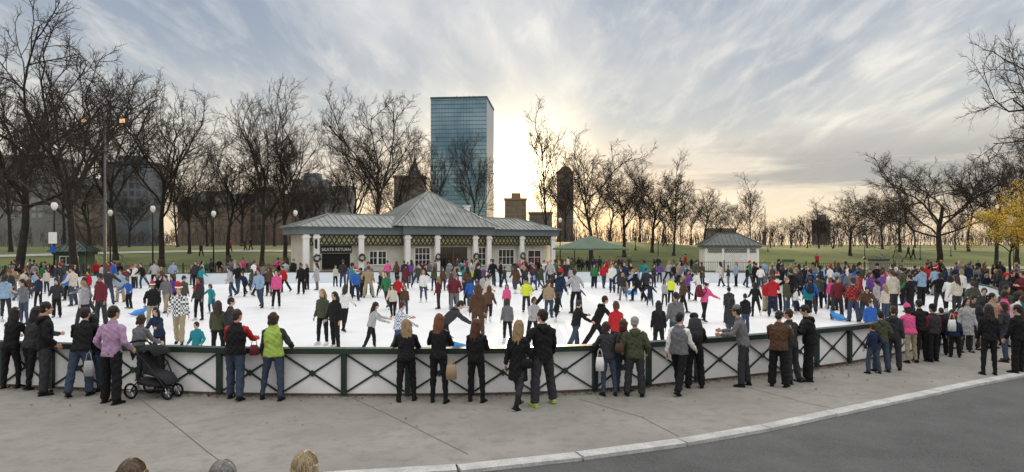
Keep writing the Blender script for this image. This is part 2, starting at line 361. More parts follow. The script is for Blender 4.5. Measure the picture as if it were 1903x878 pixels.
def add_person(px,fy,ty,yaw,pose,top,bot,hair=('short','dark'),hat=None,female=False,fine=False,skates=None,coat=False,label=None,opts=None,skin=0,topname=None,ground=0.0,loc=None,h=None,topmat=None,boots=False,shoecol='black',place=None,group=None):
    L=loc if loc is not None else G(px,fy,ground)
    dd=L.y
    H=h or max(1.1,min(1.95,(fy-ty)/F*dd*1.0))
    s=H/1.76
    opts=opts or {}
    if pose in ('crouch','bend') and h is None: s=min(1.05,max(s,.9))
    root=bpy.data.objects.new('person',None); col.objects.link(root); root.empty_display_size=.2
    onice=skates if skates is not None else inrink(L.x,L.y)
    wv=hr_.uniform(.94,1.08)
    root.location=(L.x,L.y,L.z+(.034*s+ICEZ if onice else 0)); root.rotation_euler=(0,0,R(yaw)); root.scale=(s*wv,s*wv,s)
    if fine: pr=build_person(POSES[pose],female,True,seed=len(PEOPLE)+1,loose=opts.get('loose',0 if female else 1),puff=opts.get('puff',.006),long=coat,vest='vest' in opts)
    else: pr=get_proto(pose,female)
    tm=topmat or cloth(top)
    mk('body',pr['body'],skinm(skin),root)
    mk('trousers',pr['trousers'],cloth(bot),root)
    if 'vest' in opts:
        mk('vest',pr['jacket'],tm,root); mk('shirt',pr['shirt'],opts.get('vestmat') or cloth(opts['vest']),root)
    else:
        if coat and not fine: mk('coat',pr['coat'],tm,root)
        else: mk('coat' if coat else (topname or 'jacket'),pr['jacket'],tm,root)
        if not topmat and not topname and hr_.random()<.45 and not (hair and hair[0] in('long','bob')):
            nk,hu=pr['neck']; q=pr['up'].rotation_difference(Vector((0,0,1))).inverted()
            mk('hood',HOODB,tm,root,Matrix.Translation(nk-pr['up']*.01)@q.to_matrix().to_4x4())
    HMx=pr['head']
    if hair and hat!='hood':
        ho=mk('hair',get_hair(hair[0],fine),hairm(hair[1]),root,HMx)
        if opts.get('strands'):
            rr=random.Random(int(px)); m=MB(); ln=opts['strands']
            for i in range(2200):
                a=rr.uniform(0,6.283); ph=R(rr.uniform(20,100)); bend=rr.uniform(.3,.7); pts=[]; sw_=rr.uniform(-.03,.06)
                for k in range(6):
                    p2=ph-R(10)-k*bend*.28; aa=a+k*sw_; g=.001+.004*math.sin(k*.9)+rr.uniform(0,.002)
                    if p2>-.6: pts.append((math.cos(aa)*math.cos(p2)*(.088+g),-.022+math.sin(aa)*math.cos(p2)*(.102+g),.034+math.sin(p2)*(.105+g)))
                if len(pts)>2 and pts[-1][1]<.06: m.tube(pts,[.0016,.0016,.0015,.0014,.0012,.0008][:len(pts)],3,cap=False)
            m.build('loose_strands',hairm(hair[1]),ho)
    if hat:
        hk,hc=(hat,'red') if isinstance(hat,str) else hat
        ho=mk('hat' if hk!='hood' else 'hood',HATM[hk],tm if hk=='hood' else cloth(hc),root,HMx)
        if hk=='santa': mk('hat_trim',TRIMM,cloth('white'),ho)
    for M in pr['feet']:
        if onice:
            sk=mk('skate',SHOEM['skate'],cloth('black' if not female or rnd.random()<.3 else 'white'),root,M); mk('blade',BLADE,STEEL,sk)
        else: mk('boot' if boots else 'shoe',SHOEM['boot' if boots else 'shoe'],cloth(shoecol),root,M)
    if fine or fy>560:
        for sx in (-1,1): mk('eye',eyemesh,EYEM,root,HMx@Matrix.Translation((sx*.03,.083,.018)))
        mk('mouth',mouthm,LIPM,root,HMx@Matrix.Translation((0,.094,-.056)))
    if opts.get('scarf'):
        nk,hu=pr['neck']; m=MB(); pts=[nk+Vector((math.cos(a)*.075,math.sin(a)*.075,.03)) for a in [i*math.pi/5 for i in range(11)]]; m.tube(pts,[.03]*11,8)
        m.tube([nk+Vector((.03,.1,.02)),nk+Vector((.04,.15,-.1)),nk+Vector((.05,.16,-.28))],[(.035,.015)]*3,8); m.build('scarf',cloth(opts['scarf']),root,True)
    root['category']='person'
    pxx=951.5+F*L.x/L.y
    PEOPLE.append(dict(o=root,px=pxx,d=L.y,label=label,top=top,bot=bot,hair=hair,hat=hat,pose=pose,yaw=yaw,ice=onice,coat=coat,topname=topname,female=female,place=place,group=group))
    POS.append((L.x,L.y))
    return root,pr,s
# ------------------------------------------------------------ rink outline
def catmull(P,n=8,closed=False):
    out=[];k=len(P)
    rng=range(k if closed else k-1)
    for i in rng:
        p0=P[(i-1)%k] if closed or i>0 else P[0];p1=P[i];p2=P[(i+1)%k];p3=P[(i+2)%k] if closed or i+2<k else P[-1]
        for j in range(n):
            t=j/n; out.append(tuple(.5*((2*b)+(-a+c)*t+(2*a-5*b+4*c-d)*t*t+(-a+3*b-3*c+d)*t**3) for a,b,c,d in zip(p0,p1,p2,p3)))
    if not closed: out.append(tuple(P[-1]))
    return out
NEAR=[(-16,16.2),(-13.5,14.7),(-10.5,13.75),(-6.7,13.1),(-4.15,12.86),(-.53,12.9),(1.8,13.3),(2.95,13.75),(5.8,15.0),(7.2,15.8),(8.9,16.8),(13.2,19.9)]
FAR=[(13.2,19.9),(17,23.5),(22,30),(25,38),(23,46),(14,50.3),(0,51),(-12,50.3),(-22,48.5),(-28.5,43.5),(-27.5,36),(-22.5,26),(-18.5,19.5),(-16,16.2)]
NC=catmull(NEAR,8); FC=catmull(FAR,8)
RINK=NC[:-1]+FC[:-1]
ICEZ=.02
def inrink(x,y):
    c=False;n=len(RINK)
    for i in range(n):
        x1,y1=RINK[i];x2,y2=RINK[(i+1)%n]
        if (y1>y)!=(y2>y) and x<(x2-x1)*(y-y1)/(y2-y1)+x1: c=not c
    return c
def resample(P,step):
    P=[Vector((p[0],p[1],0)) for p in P]; L=[0]
    for a,b in zip(P,P[1:]): L.append(L[-1]+(b-a).length)
    n=max(1,round(L[-1]/step)); out=[]
    for i in range(n+1):
        s=L[-1]*i/n
        for j in range(len(P)-1):
            if L[j+1]>=s-1e-6: out.append(P[j].lerp(P[j+1],(s-L[j])/max(1e-6,L[j+1]-L[j]))); break
    return out
# ------------------------------------------------------------ terrain
def sst(a,b,x):
    t=max(0,min(1,(x-a)/(b-a))); return t*t*(3-2*t)
def TH(x,y):
    if y<40: return -.2+.16*sst(22,36,y)
    return -.04+2.1*sst(72,112,y)+1.25*math.exp(-((x-14)/17)**2)*sst(72,96,y)+.7*math.exp(-((x+42)/26)**2)*sst(62,92,y)+.25*math.sin(x*.05)*sst(80,120,y)+.5*sst(120,300,y)
def sheet(name,xs,ys,zf,m):
    b=MB(); vs=[(x,y,zf(x,y)) for y in ys for x in xs]; nx=len(xs)
    b.add(vs,[(j*nx+i,j*nx+i+1,(j+1)*nx+i+1,(j+1)*nx+i) for j in range(len(ys)-1) for i in range(nx-1)])
    return tag(b.build(name,m,None,True),kind='structure')
def groundmat(name,c1,c2,c3,s1,s2,rough=.9,bump=.3,bs=60,p0=.38,p1=.62):
    m=bpy.data.materials.new(name); m.use_nodes=True; nt=m.node_tree; N=nt.nodes; L=nt.links; b=N['Principled BSDF']; b.inputs['Roughness'].default_value=rough
    tc=N.new('ShaderNodeTexCoord')
    def nz(s,d=6,r=.6):
        n=N.new('ShaderNodeTexNoise'); n.inputs['Scale'].default_value=s; n.inputs['Detail'].default_value=d; n.inputs['Roughness'].default_value=r; L.new(tc.outputs['Object'],n.inputs['Vector']); return n
    n1=nz(s1); n2=nz(s2,8,.7)
    r1=N.new('ShaderNodeValToRGB'); r1.color_ramp.elements[0].position=p0; r1.color_ramp.elements[1].position=p1
    r1.color_ramp.elements[0].color=c1+(1,); r1.color_ramp.elements[1].color=c2+(1,); L.new(n1.outputs['Fac'],r1.inputs['Fac'])
    mx=N.new('ShaderNodeMixRGB'); r2=N.new('ShaderNodeValToRGB'); r2.color_ramp.elements[0].position=.45; r2.color_ramp.elements[1].position=.7; L.new(n2.outputs['Fac'],r2.inputs['Fac'])
    r2.color_ramp.elements[1].color=(.75,.75,.75,1)
    L.new(r2.outputs['Color'],mx.inputs['Fac']); L.new(r1.outputs['Color'],mx.inputs['Color1']); mx.inputs['Color2'].default_value=c3+(1,); L.new(mx.outputs['Color'],b.inputs['Base Color'])
    n3=nz(bs,5); bp=N.new('ShaderNodeBump'); bp.inputs['Strength'].default_value=bump; bp.inputs['Distance'].default_value=.01; L.new(n3.outputs['Fac'],bp.inputs['Height']); L.new(bp.outputs['Normal'],b.inputs['Normal'])
    return m
GRASS=groundmat('autumn_grass',(.045,.072,.016),(.13,.16,.03),(.14,.115,.042),.06,.8,.95,.5,15)
CONC=groundmat('worn_concrete',(.215,.2,.18),(.335,.315,.285),(.16,.147,.13),.4,3.2,.85,.5,60,.3,.7)
ASPH=groundmat('asphalt',(.05,.05,.051),(.1,.1,.1),(.2,.2,.195),.7,60,.8,1.2,110,.34,.66)
GRAN=groundmat('granite_kerb_stone',(.42,.42,.41),(.62,.61,.58),(.26,.26,.26),2.5,30,.8,.5,90)
PATH=groundmat('pale_path',(.3,.28,.25),(.4,.38,.35),(.25,.22,.2),.3,3,.9,.1,20)
xs=[-900,-500,-300,-200,-150]+[-120+6*i for i in range(41)]+[150,200,300,500,900]
ys=[-60,-20,0,20,30,40,50,60,66,70]+[74+4*i for i in range(14)]+[140,170,220,300,500,900,1600,2600]
sheet('grass_ground',xs,ys,TH,GRASS)
KP=[(-60,2.0),(-30,4.4),(-12,7.2),(-2.4,8.5),(.36,9.15),(3.27,10.35),(6.4,12.2),(11.75,15.3),(20,19.6),(40,28),(70,38)]
KC=catmull(KP,10)
b=MB(); n=len(KC)
farY=lambda x: 56+16*sst(-24,-4,x) if x<20 else 72-6*sst(20,45,x)
px_=[(p[0],p[1]) for p in KC]
vs=[];ff=[]
for i,(x,y) in enumerate(px_):
    for j in range(9):
        t=j/8; vs.append((x,y+(max(farY(x),y+1)-y)*t,0))
for i in range(n-1):
    for j in range(8): a=i*9+j; ff.append((a,a+9,a+10,a+1))
b.add(vs,ff); tag(b.build('pavement',CONC),kind='structure')
RZ=-.045
b=MB(); b.add([(-80,-40,RZ),(90,-40,RZ),(90,40,RZ),(70,38,RZ)]+[(x,y,RZ) for x,y in px_[::-1]],[tuple(range(4+n))]); tag(b.build('road',ASPH),kind='structure')
kb=MB(); ks=resample(KC,1.7)
kr_=random.Random(9)
for a,c in zip(ks,ks[1:]):
    d=(c-a).normalized(); nn=Vector((d.y,-d.x,0)); g=d*.012; w=.24+kr_.uniform(-.012,.012)
    p=[a+g,c-g,c-g+nn*w,a+g+nn*w]; zz=kr_.uniform(.003,.008)
    kb.add([(q.x,q.y,-.08) for q in p]+[(q.x,q.y,zz) for q in p],[(4,7,6,5),(0,1,5,4),(1,2,6,5),(2,3,7,6),(3,0,4,7)])
tag(kb.build('kerb',GRAN),kind='structure')
JM=mat('joint_dark',(.09,.08,.07),.9,0,.3,5)  # dark tone of the joint strips themselves
jb=MB()
def joint(pts,w=.03):
    P=[G(*p) for p in pts]
    for a,c in zip(P,P[1:]):
        d=(c-a).normalized(); nn=Vector((d.y,-d.x,0))*w/2; jb.add([(q.x,q.y,.004) for q in (a-nn,c-nn,c+nn,a+nn)],[(0,1,2,3)])
joint([(255,738),(330,795),(385,840),(440,880)],.012); joint([(655,740),(740,780),(870,845)],.012); joint([(1075,742),(1190,775),(1262,812)],.012)
joint([(1395,722),(1500,750),(1560,762)],.012)
tag(jb.build('pavement_joint',JM),kind='structure')
ICE=bpy.data.materials.new('skated_ice'); ICE.use_nodes=True
nt=ICE.node_tree; bb=nt.nodes['Principled BSDF']; bb.inputs['Roughness'].default_value=.35; bb.inputs['Specular IOR Level'].default_value=.35
tc=nt.nodes.new('ShaderNodeTexCoord'); n1=nt.nodes.new('ShaderNodeTexNoise'); n1.inputs['Scale'].default_value=.5; n1.inputs['Detail'].default_value=8; n1.inputs['Roughness'].default_value=.7
rp=nt.nodes.new('ShaderNodeValToRGB'); rp.color_ramp.elements[0].color=(.86,.88,.9,1); rp.color_ramp.elements[1].color=(.96,.96,.96,1); rp.color_ramp.elements[0].position=.35; rp.color_ramp.elements[1].position=.6
nt.links.new(tc.outputs['Object'],n1.inputs['Vector']); nt.links.new(n1.outputs['Fac'],rp.inputs['Fac']); nt.links.new(rp.outputs['Color'],bb.inputs['Base Color'])
n2=nt.nodes.new('ShaderNodeTexNoise'); n2.inputs['Scale'].default_value=25; bp=nt.nodes.new('ShaderNodeBump'); bp.inputs['Strength'].default_value=.25; bp.inputs['Distance'].default_value=.01
nt.links.new(tc.outputs['Object'],n2.inputs['Vector']); nt.links.new(n2.outputs['Fac'],bp.inputs['Height']); nt.links.new(bp.outputs['Normal'],bb.inputs['Normal'])
b=MB(); b.add([(x,y,ICEZ) for x,y in RINK],[tuple(range(len(RINK)))]); tag(b.build('ice',ICE),kind='structure')
def drape(name,pts,w):
    P=resample(catmull(pts,8),4); b=MB(); vs=[]
    for i,p in enumerate(P):
        d=(P[min(i+1,len(P)-1)]-P[max(0,i-1)]).normalized(); nn=Vector((-d.y,d.x,0))
        for t in (-.5,-.17,.17,.5): q=p+nn*w*t; vs.append((q.x,q.y,TH(q.x,q.y)+.06))
    b.add(vs,[(i*4+j,i*4+j+4,i*4+j+5,i*4+j+1) for i in range(len(P)-1) for j in range(3)]); tag(b.build(name,PATH),kind='structure')
drape('path',[(-95,90),(-60,94),(-30,98),(-10,104)],4)
drape('path',[(27,71),(34,76),(50,78),(80,80)],3.5)
lb=MB(); lr=random.Random(5)
for i in range(2600):
    j=lr.randrange(16,len(NC)-1); x,y=NC[j]; x2,y2=NC[j+1]; t=lr.random(); off=abs(lr.gauss(0,.14))+.03
    if lr.random()<.05: off=lr.uniform(.1,2.4)
    d=Vector((x2-x,y2-y,0)).normalized(); c=Vector((x+(x2-x)*t,y+(y2-y)*t,.012))+Vector((d.y,-d.x,0))*off
    a=lr.uniform(0,6.3); s=lr.uniform(.015,.035); u=Vector((math.cos(a),math.sin(a),lr.uniform(-.3,.3)))*s; v=Vector((-math.sin(a),math.cos(a),lr.uniform(-.3,.5)))*s*.7
    z=Vector((0,0,abs(u.z)+abs(v.z)))
    lb.add([c-u+z,c-v*.8+z,c+u+z,c+v+z],[(0,1,2,3)])
tag(lb.build('fallen_leaves',mat('dry_leaf',(.12,.06,.025),.9,0,.6,15)),'dry brown leaves drifted along the foot of the rink barrier','leaves',kind='stuff')
# ------------------------------------------------------------ near barrier
bar=thing('rink_barrier','low white rink barrier with dark green rail and crossed braces nearest the camera','barrier',(-4.15,12.86,0))
off=Vector((-4.15,12.86,0))
NR=[p-off for p in resample(NC,1.2)]
def outn(a,c): d=(c-a).normalized(); return Vector((d.y,-d.x,0))
for a,c in zip(NR,NR[1:]):
    o=outn(a,c); up=Vector((0,0,1))
    m=MB(); m.beam(a+up*.43,c+up*.43,.03,.8); m.build('panel',WHITE,bar)
    m=MB(); f=o*.03; d=(c-a); A=a+d*.05;Cc=c-d*.05
    m.beam(A+f+up*.08,Cc+f+up*.78,.036,.016,o); m.beam(A+f*1.6+up*.78,Cc+f*1.6+up*.08,.036,.012,o)
    mid=(a+c)/2+f*1.9+up*.43; dn=d.normalized()
    m.add([mid-dn*.07,mid-up*.07,mid+dn*.07,mid+up*.07],[(0,1,2,3)])
    m.build('cross_brace',GREEN,bar)
for p,q in zip(NR,NR[1:]+[NR[-1]*2-NR[-2]]):
    o=outn(p,q); m=MB(); c=p+o*.045; m.beam(c,c+Vector((0,0,.81)),.1,.1,o); m.build('post',GREEN,bar)
m=MB(); m2=MB()
for i in range(len(NR)-1):
    o=outn(NR[i],NR[i+1]); d=(NR[i+1]-NR[i]).normalized()*.01; z=Vector((0,0,.865))
    m.beam(NR[i]+z-d+o*.03,NR[i+1]+z+d+o*.03,.22,.105); m2.beam(NR[i]+o*.02+Vector((0,0,.02)),NR[i+1]+o*.02+Vector((0,0,.02)),.05,.04)
m.build('top_rail',GREEN,bar); m2.build('bottom_rail',mat('weathered_kick_rail',(.1,.08,.06),.9),bar)
bd=thing('rink_boards','long pale boards around the far side of the ice','rink boards',(0,51,0))
FR=[p-Vector((0,51,0)) for p in resample(FC,2.4)]
for a,c in zip(FR,FR[1:]):
    m=MB(); m.beam(a+Vector((0,0,.42)),c+Vector((0,0,.42)),.06,.8); m.build('board',BOARD,bd)
m=MB()
for a,c in zip(FR,FR[1:]): m.beam(a+Vector((0,0,.86)),c+Vector((0,0,.86)),.14,.06)
m.build('cap_rail',GREEN,bd)
# ------------------------------------------------------------ pavilion
def hip_roof(mb,x0,x1,y0,y1,ze,zr,hipx,sp=.5):
    ym=(y0+y1)/2; A=(x0,y0,ze);B=(x1,y0,ze);C=(x1,y1,ze);D=(x0,y1,ze);E=(x0+hipx,ym,zr);Fp=(x1-hipx,ym,zr)
    mb.add([A,B,C,D,E,Fp],[(0,1,5,4),(2,3,4,5),(1,2,5),(3,0,4),(3,2,1,0)])
    up=Vector((0,0,.03)); h=(y1-y0)/2
    x=x0+sp/2
    while x<x1:
        t=min(1,(x-x0)/hipx,(x1-x)/hipx)
        for ya,s in ((y0,1),(y1,-1)):
            mb.beam(Vector((x,ya,ze))+up,Vector((x,ya+s*h*t,ze+(zr-ze)*t))+up,.05,.07)
        x+=sp
    y=y0+sp/2
    while y<y1:
        t=min(1,(y-y0)/h,(y1-y)/h)
        for xa,s in ((x0,1),(x1,-1)): mb.beam(Vector((xa,y,ze))+up,Vector((xa+s*hipx*t,y,ze+(zr-ze)*t))+up,.05,.07)
        y+=sp
    for a,c in ((A,E),(B,Fp),(C,Fp),(D,E)): mb.beam(Vector(a)+up,Vector(c)+up,.14,.09)
    if (Vector(E)-Vector(Fp)).length>.1: mb.beam(Vector(E)+up,Vector(Fp)+up,.16,.09)
PX0=16.9
PO=Vector((-PX0,54,0)); PA=math.atan2(.538,.842)
def U(px):
    k=(px-951.5)/F; return (k*54+PX0)/(.842-.538*k)
pv=thing('skating_pavilion','long cream pavilion with grey metal hip roofs and central pyramid roof behind the ice','building',PO,PA)
UE=25.0
c0=U(751);c1_=U(905)
m=MB(); m.box(.2,UE-.1,.4,4.6,-.1,3.74); m.box(c0,c1_,-.1,.4,-.1,3.74); m.build('wall',CREAM,pv)
m=MB(); m.box(-.4,UE+.4,-.35,5.0,3.75,4.34); m.box(-.45,UE+.45,-.42,5.05,4.2,4.36); m.build('fascia',BLUEG,pv)
m=MB(); m.box(c0-.4,c1_+.4,-.75,-.36,3.78,4.5); m.build('entrance_fascia',BLUEG,pv)
m=MB(); hip_roof(m,-.6,UE+.6,-.6,5.2,4.37,5.55,3.4); m.build('wing_roof',ROOF,pv)
pc=U(797)+1.5
m=MB(); hip_roof(m,pc-5.2,pc+5.2,-1.1,7.6,4.52,8.0,5.199,.5); m.build('pyramid_roof',ROOF,pv)
ucol=[.2,U(587),U(670),c0+.1,U(808),U(878),c1_-.1,U(968),UE-.15]
for i,u in enumerate(ucol):
    v=-.25 if not 3<=i<=6 else -.62
    m=MB(); m.box(u-.23,u+.23,v,v+.34,.3,3.74); m.box(u-.3,u+.3,v-.06,v+.4,3.42,3.6); m.box(u-.3,u+.3,v-.06,v+.4,-.05,.3); m.build('pilaster',TRIM,pv)
LATB=mat('lattice_backing',(.42,.36,.17),.8,0,.3,1.5)
for i,(a,c) in enumerate(zip(ucol,ucol[1:])):
    v=-.12 if not (3<=i<6) else -.45
    x0=a+.24;x1=c-.24
    m=MB(); m.box(x0,x1,v+.06,v+.09,2.85,3.73); m.build('frieze_backing',LATB,pv)
    m=MB(); m.box(x0,x1,v-.02,v+.055,3.64,3.735); m.box(x0,x1,v-.02,v+.055,2.82,2.93)
    x=x0; w=.42
    while x<x1-.05:
        xe=min(x+w,x1)
        m.beam((x,v+.01,2.93),(xe,v+.01,3.64),.1,.02,(0,1,0)); m.beam((x,v+.035,3.64),(xe,v+.035,2.93),.1,.02,(0,1,0)); x+=w
    m.build('lattice_frieze',GREEN,pv)
def win(root,u0,u1,z0,z1,v,nx=2,nz=3,name='window',fm=TRIM):
    m=MB(); w=.07
    m.box(u0-w,u1+w,v-.06,v,z0-w,z0); m.box(u0-w,u1+w,v-.06,v,z1,z1+w); m.box(u0-w,u0,v-.06,v,z0,z1); m.box(u1,u1+w,v-.06,v,z0,z1)
    for i in range(1,nx): x=u0+(u1-u0)*i/nx; m.box(x-.02,x+.02,v-.05,v,z0,z1)
    for i in range(1,nz): z=z0+(z1-z0)*i/nz; m.box(u0,u1,v-.047,v-.003,z-.02,z+.02)
    f=m.build(name,fm,root); m=MB(); m.box(u0,u1,v-.025,v-.012,z0,z1); m.build('pane',GLASSD,f); return f
win(pv,U(690),U(703),1.2,2.3,.395,2,2); win(pv,U(706),U(720),1.2,2.3,.395,2,2)
win(pv,U(770),U(797),1.0,2.6,-.105,4,3); win(pv,U(888),U(900),1.0,2.6,-.105,2,3)
for a,c in ((816,840),(842,866)): 
    win(pv,U(a),U(c)-.04,.05,2.6,-.105,2,3,'door',mat('brown_door_frame',(.12,.07,.035),.5))
win(pv,U(930),U(958),1.0,2.4,.395,4,2); win(pv,U(985),U(1008),1.0,2.3,.395,2,2)
m=MB(); m.box(U(601),U(653),.36,.395,.9,2.15); m.build('service_hatch',mat('opening_shade',(.01,.01,.01),.9),pv)  # flat black slab standing for the shade inside the opening
m=MB(); m.box(U(601),U(653),.1,.35,.84,.92); m.build('counter',GREEN,pv)
sg=MB(); sg.box(U(598),U(656),.3,.36,2.2,2.78); sgo=sg.build('sign_board',mat('sign_black_board',(.01,.012,.012),.5),pv)
sgo['label']='dark board reading SKATE RETURN in white capitals'
def text(body,size,loc,rot,m,parent,name='lettering',depth=.004):
    cu=bpy.data.curves.new('t','FONT'); cu.body=body; cu.size=size; cu.align_x='CENTER'; cu.align_y='CENTER'; cu.extrude=depth; cu.offset=.006
    o=bpy.data.objects.new('t',cu); col.objects.link(o); dg=bpy.context.evaluated_depsgraph_get(); me=bpy.data.meshes.new_from_object(o.evaluated_get(dg)); bpy.data.objects.remove(o)
    q=mk(name,me,m,parent); q.location=loc; q.rotation_euler=rot; return q
text('SKATE RETURN',.36,((U(598)+U(656))/2,.29,2.49),(R(90),0,0),mat('letter_white',(.85,.85,.82),.6,0,0),sgo)
def wreath(u,v,z):
    rr=random.Random(int(u*100)); m=MB()
    for a in range(120):
        t=rr.uniform(0,6.283); r=rr.gauss(.26,.035); c=Vector((math.cos(t)*r,rr.uniform(-.06,.02),math.sin(t)*r)); d=Vector((rr.uniform(-1,1),rr.uniform(-1,.4),rr.uniform(-1,1)))*.08
        m.tube([c-d,c+d],[.018,.014],4)
    w=tag(m.build('wreath',mat('fir_green',(.02,.06,.02),.9,0,.4,8)),'green fir wreath with red bow on the pilaster %s'%v[1],'wreath','wreaths on the pavilion pilasters')
    w.matrix_world=Matrix.Translation(PO)@Matrix.Rotation(PA,4,'Z')@Matrix.Translation((u,v[0],z))
    m=MB(); m.ell((-.05,-.08,-.2),(.06,.03,.035),8,6); m.ell((.05,-.08,-.2),(.06,.03,.035),8,6); m.tube([(0,-.08,-.2),(-.05,-.08,-.34)],[.02,.025],6); m.tube([(0,-.08,-.2),(.05,-.08,-.34)],[.02,.025],6); m.build('bow',cloth('red'),w)
wreath(ucol[1],(-.34,'left of SKATE RETURN'),1.8); wreath(ucol[2],(-.34,'right of SKATE RETURN'),1.8)
wreath(ucol[4],(-.74,'left of the brown doors'),1.8); wreath(ucol[5],(-.74,'right of the brown doors'),1.8); wreath(ucol[7],(-.34,'second from the right end'),1.8)
uv=U(875)+.8
m=MB(); m.box(uv,uv+.4,2.4,2.8,5.3,6.6); m.box(uv-.1,uv+.5,2.3,2.9,6.6,6.7); m.build('roof_vent',TRIM,pv)
m=MB(); m.tube([(.9,-.5,3.3),(.9,-.5,2.6)],[.12,.1],8); m.build('wall_lantern',BLACKM,pv)
# ------------------------------------------------------------ kiosk and hut
k=at(1360,74); kr=thing('kiosk','small white kiosk with grey hipped roof and roll-up door right of the pavilion','building',k,R(-8))
KW=mat('kiosk_wall_paint',(.86,.84,.78),.7,0,.05,1.5)
m=MB(); m.box(-2.9,2.9,0,4.6,-.1,2.5); m.build('wall',KW,kr)
m=MB(); m.box(-3.1,3.1,-.2,4.8,2.52,2.8); m.build('fascia',BLUEG,kr)
m=MB(); hip_roof(m,-3.3,3.3,-.4,5.0,2.82,4.2,2.3,.45); m.build('roof',mat('dark_kiosk_roof',(.1,.11,.1),.6,0,.2,1),kr)
for u in (-2.75,-.95,1.75,2.75):
    m=MB(); m.box(u-.12,u+.12,-.08,-.003,-.05,2.5); m.build('pilaster',TRIM,kr)
m=MB(); m.box(-.75,1.55,-.06,-.003,.05,1.95)
for i in range(11): m.box(-.75,1.55,-.075,-.061,.1+i*.17,.13+i*.17)
m.build('roller_door',mat('roller_door_grey',(.78,.78,.77),.5),kr)
for a,c in ((-2.6,-1.1),(-.8,1.6),(1.9,2.6)):
    m=MB(); x=a
    while x<c-.05:
        m.beam((x,-.05,2.1),(min(c,x+.22),-.05,2.45),.045,.02,(0,1,0)); m.beam((x,-.075,2.45),(min(c,x+.22),-.075,2.1),.045,.02,(0,1,0)); x+=.22
    m.box(a,c,-.1,-.03,2.05,2.1); m.build('lattice_frieze',GREEN,kr)
k=at(140,68); kr=thing('ticket_hut','small dark green hut with pyramid roof among the trees at left','hut',k,R(10))
m=MB(); m.box(-1.3,1.3,-1.3,1.3,-.1,1.9); m.build('wall',mat('hut_green',(.05,.1,.07),.6),kr)
m=MB(); hip_roof(m,-1.8,1.8,-1.8,1.8,2.2,3.3,1.79,.4); m.build('roof',mat('hut_roof_green',(.06,.1,.085),.5),kr)
m=MB(); m.box(-1.5,1.5,-1.5,1.5,1.91,2.19); m.build('fascia',GREEN,kr)
win(kr,-.8,.8,.9,1.7,-1.31,3,1)
# ------------------------------------------------------------ parasol
k=at(1096,62); u=thing('market_parasol','large green square parasol right of the pavilion','parasol',k,R(20))
m=MB(); a=2.6; z0=2.55
seg=[(-a,-a),(0,-a*1.03),(a,-a),(a*1.03,0),(a,a),(0,a*1.03),(-a,a),(-a*1.03,0)]
vs=[(x,y,z0) for x,y in seg]+[(x*.5,y*.5,z0+.55) for x,y in seg]+[(0,0,z0+1.2)]+[(x,y,z0-.14) for x,y in seg]
fs=[(i,(i+1)%8,8+(i+1)%8,8+i) for i in range(8)]+[(8+i,8+(i+1)%8,16) for i in range(8)]+[(17+i,17+(i+1)%8,(i+1)%8,i) for i in range(8)]
m.add(vs,fs); m.build('canopy',mat('parasol_green',(.1,.15,.105),.8,0,.12,1),u)
m=MB(); m.tube([(0,0,0),(0,0,3.7)],[.05,.05],8); m.build('pole',BLACKM,u)
m=MB()
for x,y in seg: m.beam((0,0,z0+1.05),(x*.97,y*.97,z0+.0),.03,.03)
m.build('ribs',BLACKM,u); m=MB(); m.lathe([(.4,0),(.4,.1),(.1,.18)],12); m.build('base',BLACKM,u)
# ------------------------------------------------------------ tower
TG=bpy.data.materials.new('tower_curtain_glass'); TG.use_nodes=True; nt=TG.node_tree; bb=nt.nodes['Principled BSDF']; bb.inputs['Metallic'].default_value=.8; bb.inputs['Roughness'].default_value=.16
tc=nt.nodes.new('ShaderNodeTexCoord'); sx=nt.nodes.new('ShaderNodeSeparateXYZ'); nt.links.new(tc.outputs['Object'],sx.inputs[0])
def mth(nt,op,a,b=None,c=None):
    n=nt.nodes.new('ShaderNodeMath'); n.operation=op
    for i,v in enumerate((a,b,c)):
        if v is None: continue
        if isinstance(v,(int,float)): n.inputs[i].default_value=v
        else: nt.links.new(v,n.inputs[i])
    return n.outputs[0]
hz=mth(nt,'LESS_THAN',mth(nt,'FRACT',mth(nt,'DIVIDE',sx.outputs[2],5.6)),.2); vt=mth(nt,'LESS_THAN',mth(nt,'FRACT',mth(nt,'DIVIDE',sx.outputs[0],4.2)),.14)
gl=mth(nt,'MAXIMUM',hz,mth(nt,'MULTIPLY',vt,.6)); gl=mth(nt,'MULTIPLY',gl,.7)
nz=nt.nodes.new('ShaderNodeTexNoise'); nz.inputs['Scale'].default_value=.02; nt.links.new(tc.outputs['Object'],nz.inputs['Vector'])
rc=nt.nodes.new('ShaderNodeValToRGB'); rc.color_ramp.elements[0].color=(.11,.21,.28,1); rc.color_ramp.elements[1].color=(.32,.43,.49,1); rc.color_ramp.elements[0].position=.4;rc.color_ramp.elements[1].position=.65
nt.links.new(nz.outputs['Fac'],rc.inputs['Fac'])
mx=nt.nodes.new('ShaderNodeMixRGB'); nt.links.new(gl,mx.inputs['Fac']); nt.links.new(rc.outputs['Color'],mx.inputs['Color1']); mx.inputs['Color2'].default_value=(.04,.08,.11,1); nt.links.new(mx.outputs['Color'],bb.inputs['Base Color'])
tw=thing('glass_skyscraper','tall blue glass skyscraper rising behind the pavilion roof','skyscraper',(-70,940,2))
O=Vector((-70,940,0)); A=Vector((-110.5,907,0))-O;B=Vector((-34,900,0))-O;C=Vector((-26.8,985,0))-O;D=A+(C-B)
zt=zof(183,903)-2
m=MB(); P=[A,B,C,D]; m.add([(p.x,p.y,0) for p in P]+[(p.x,p.y,zt) for p in P],[(0,1,5,4),(2,3,7,6),(3,0,4,7),(4,5,6,7)]); m.build('glass_facade',TG,tw)
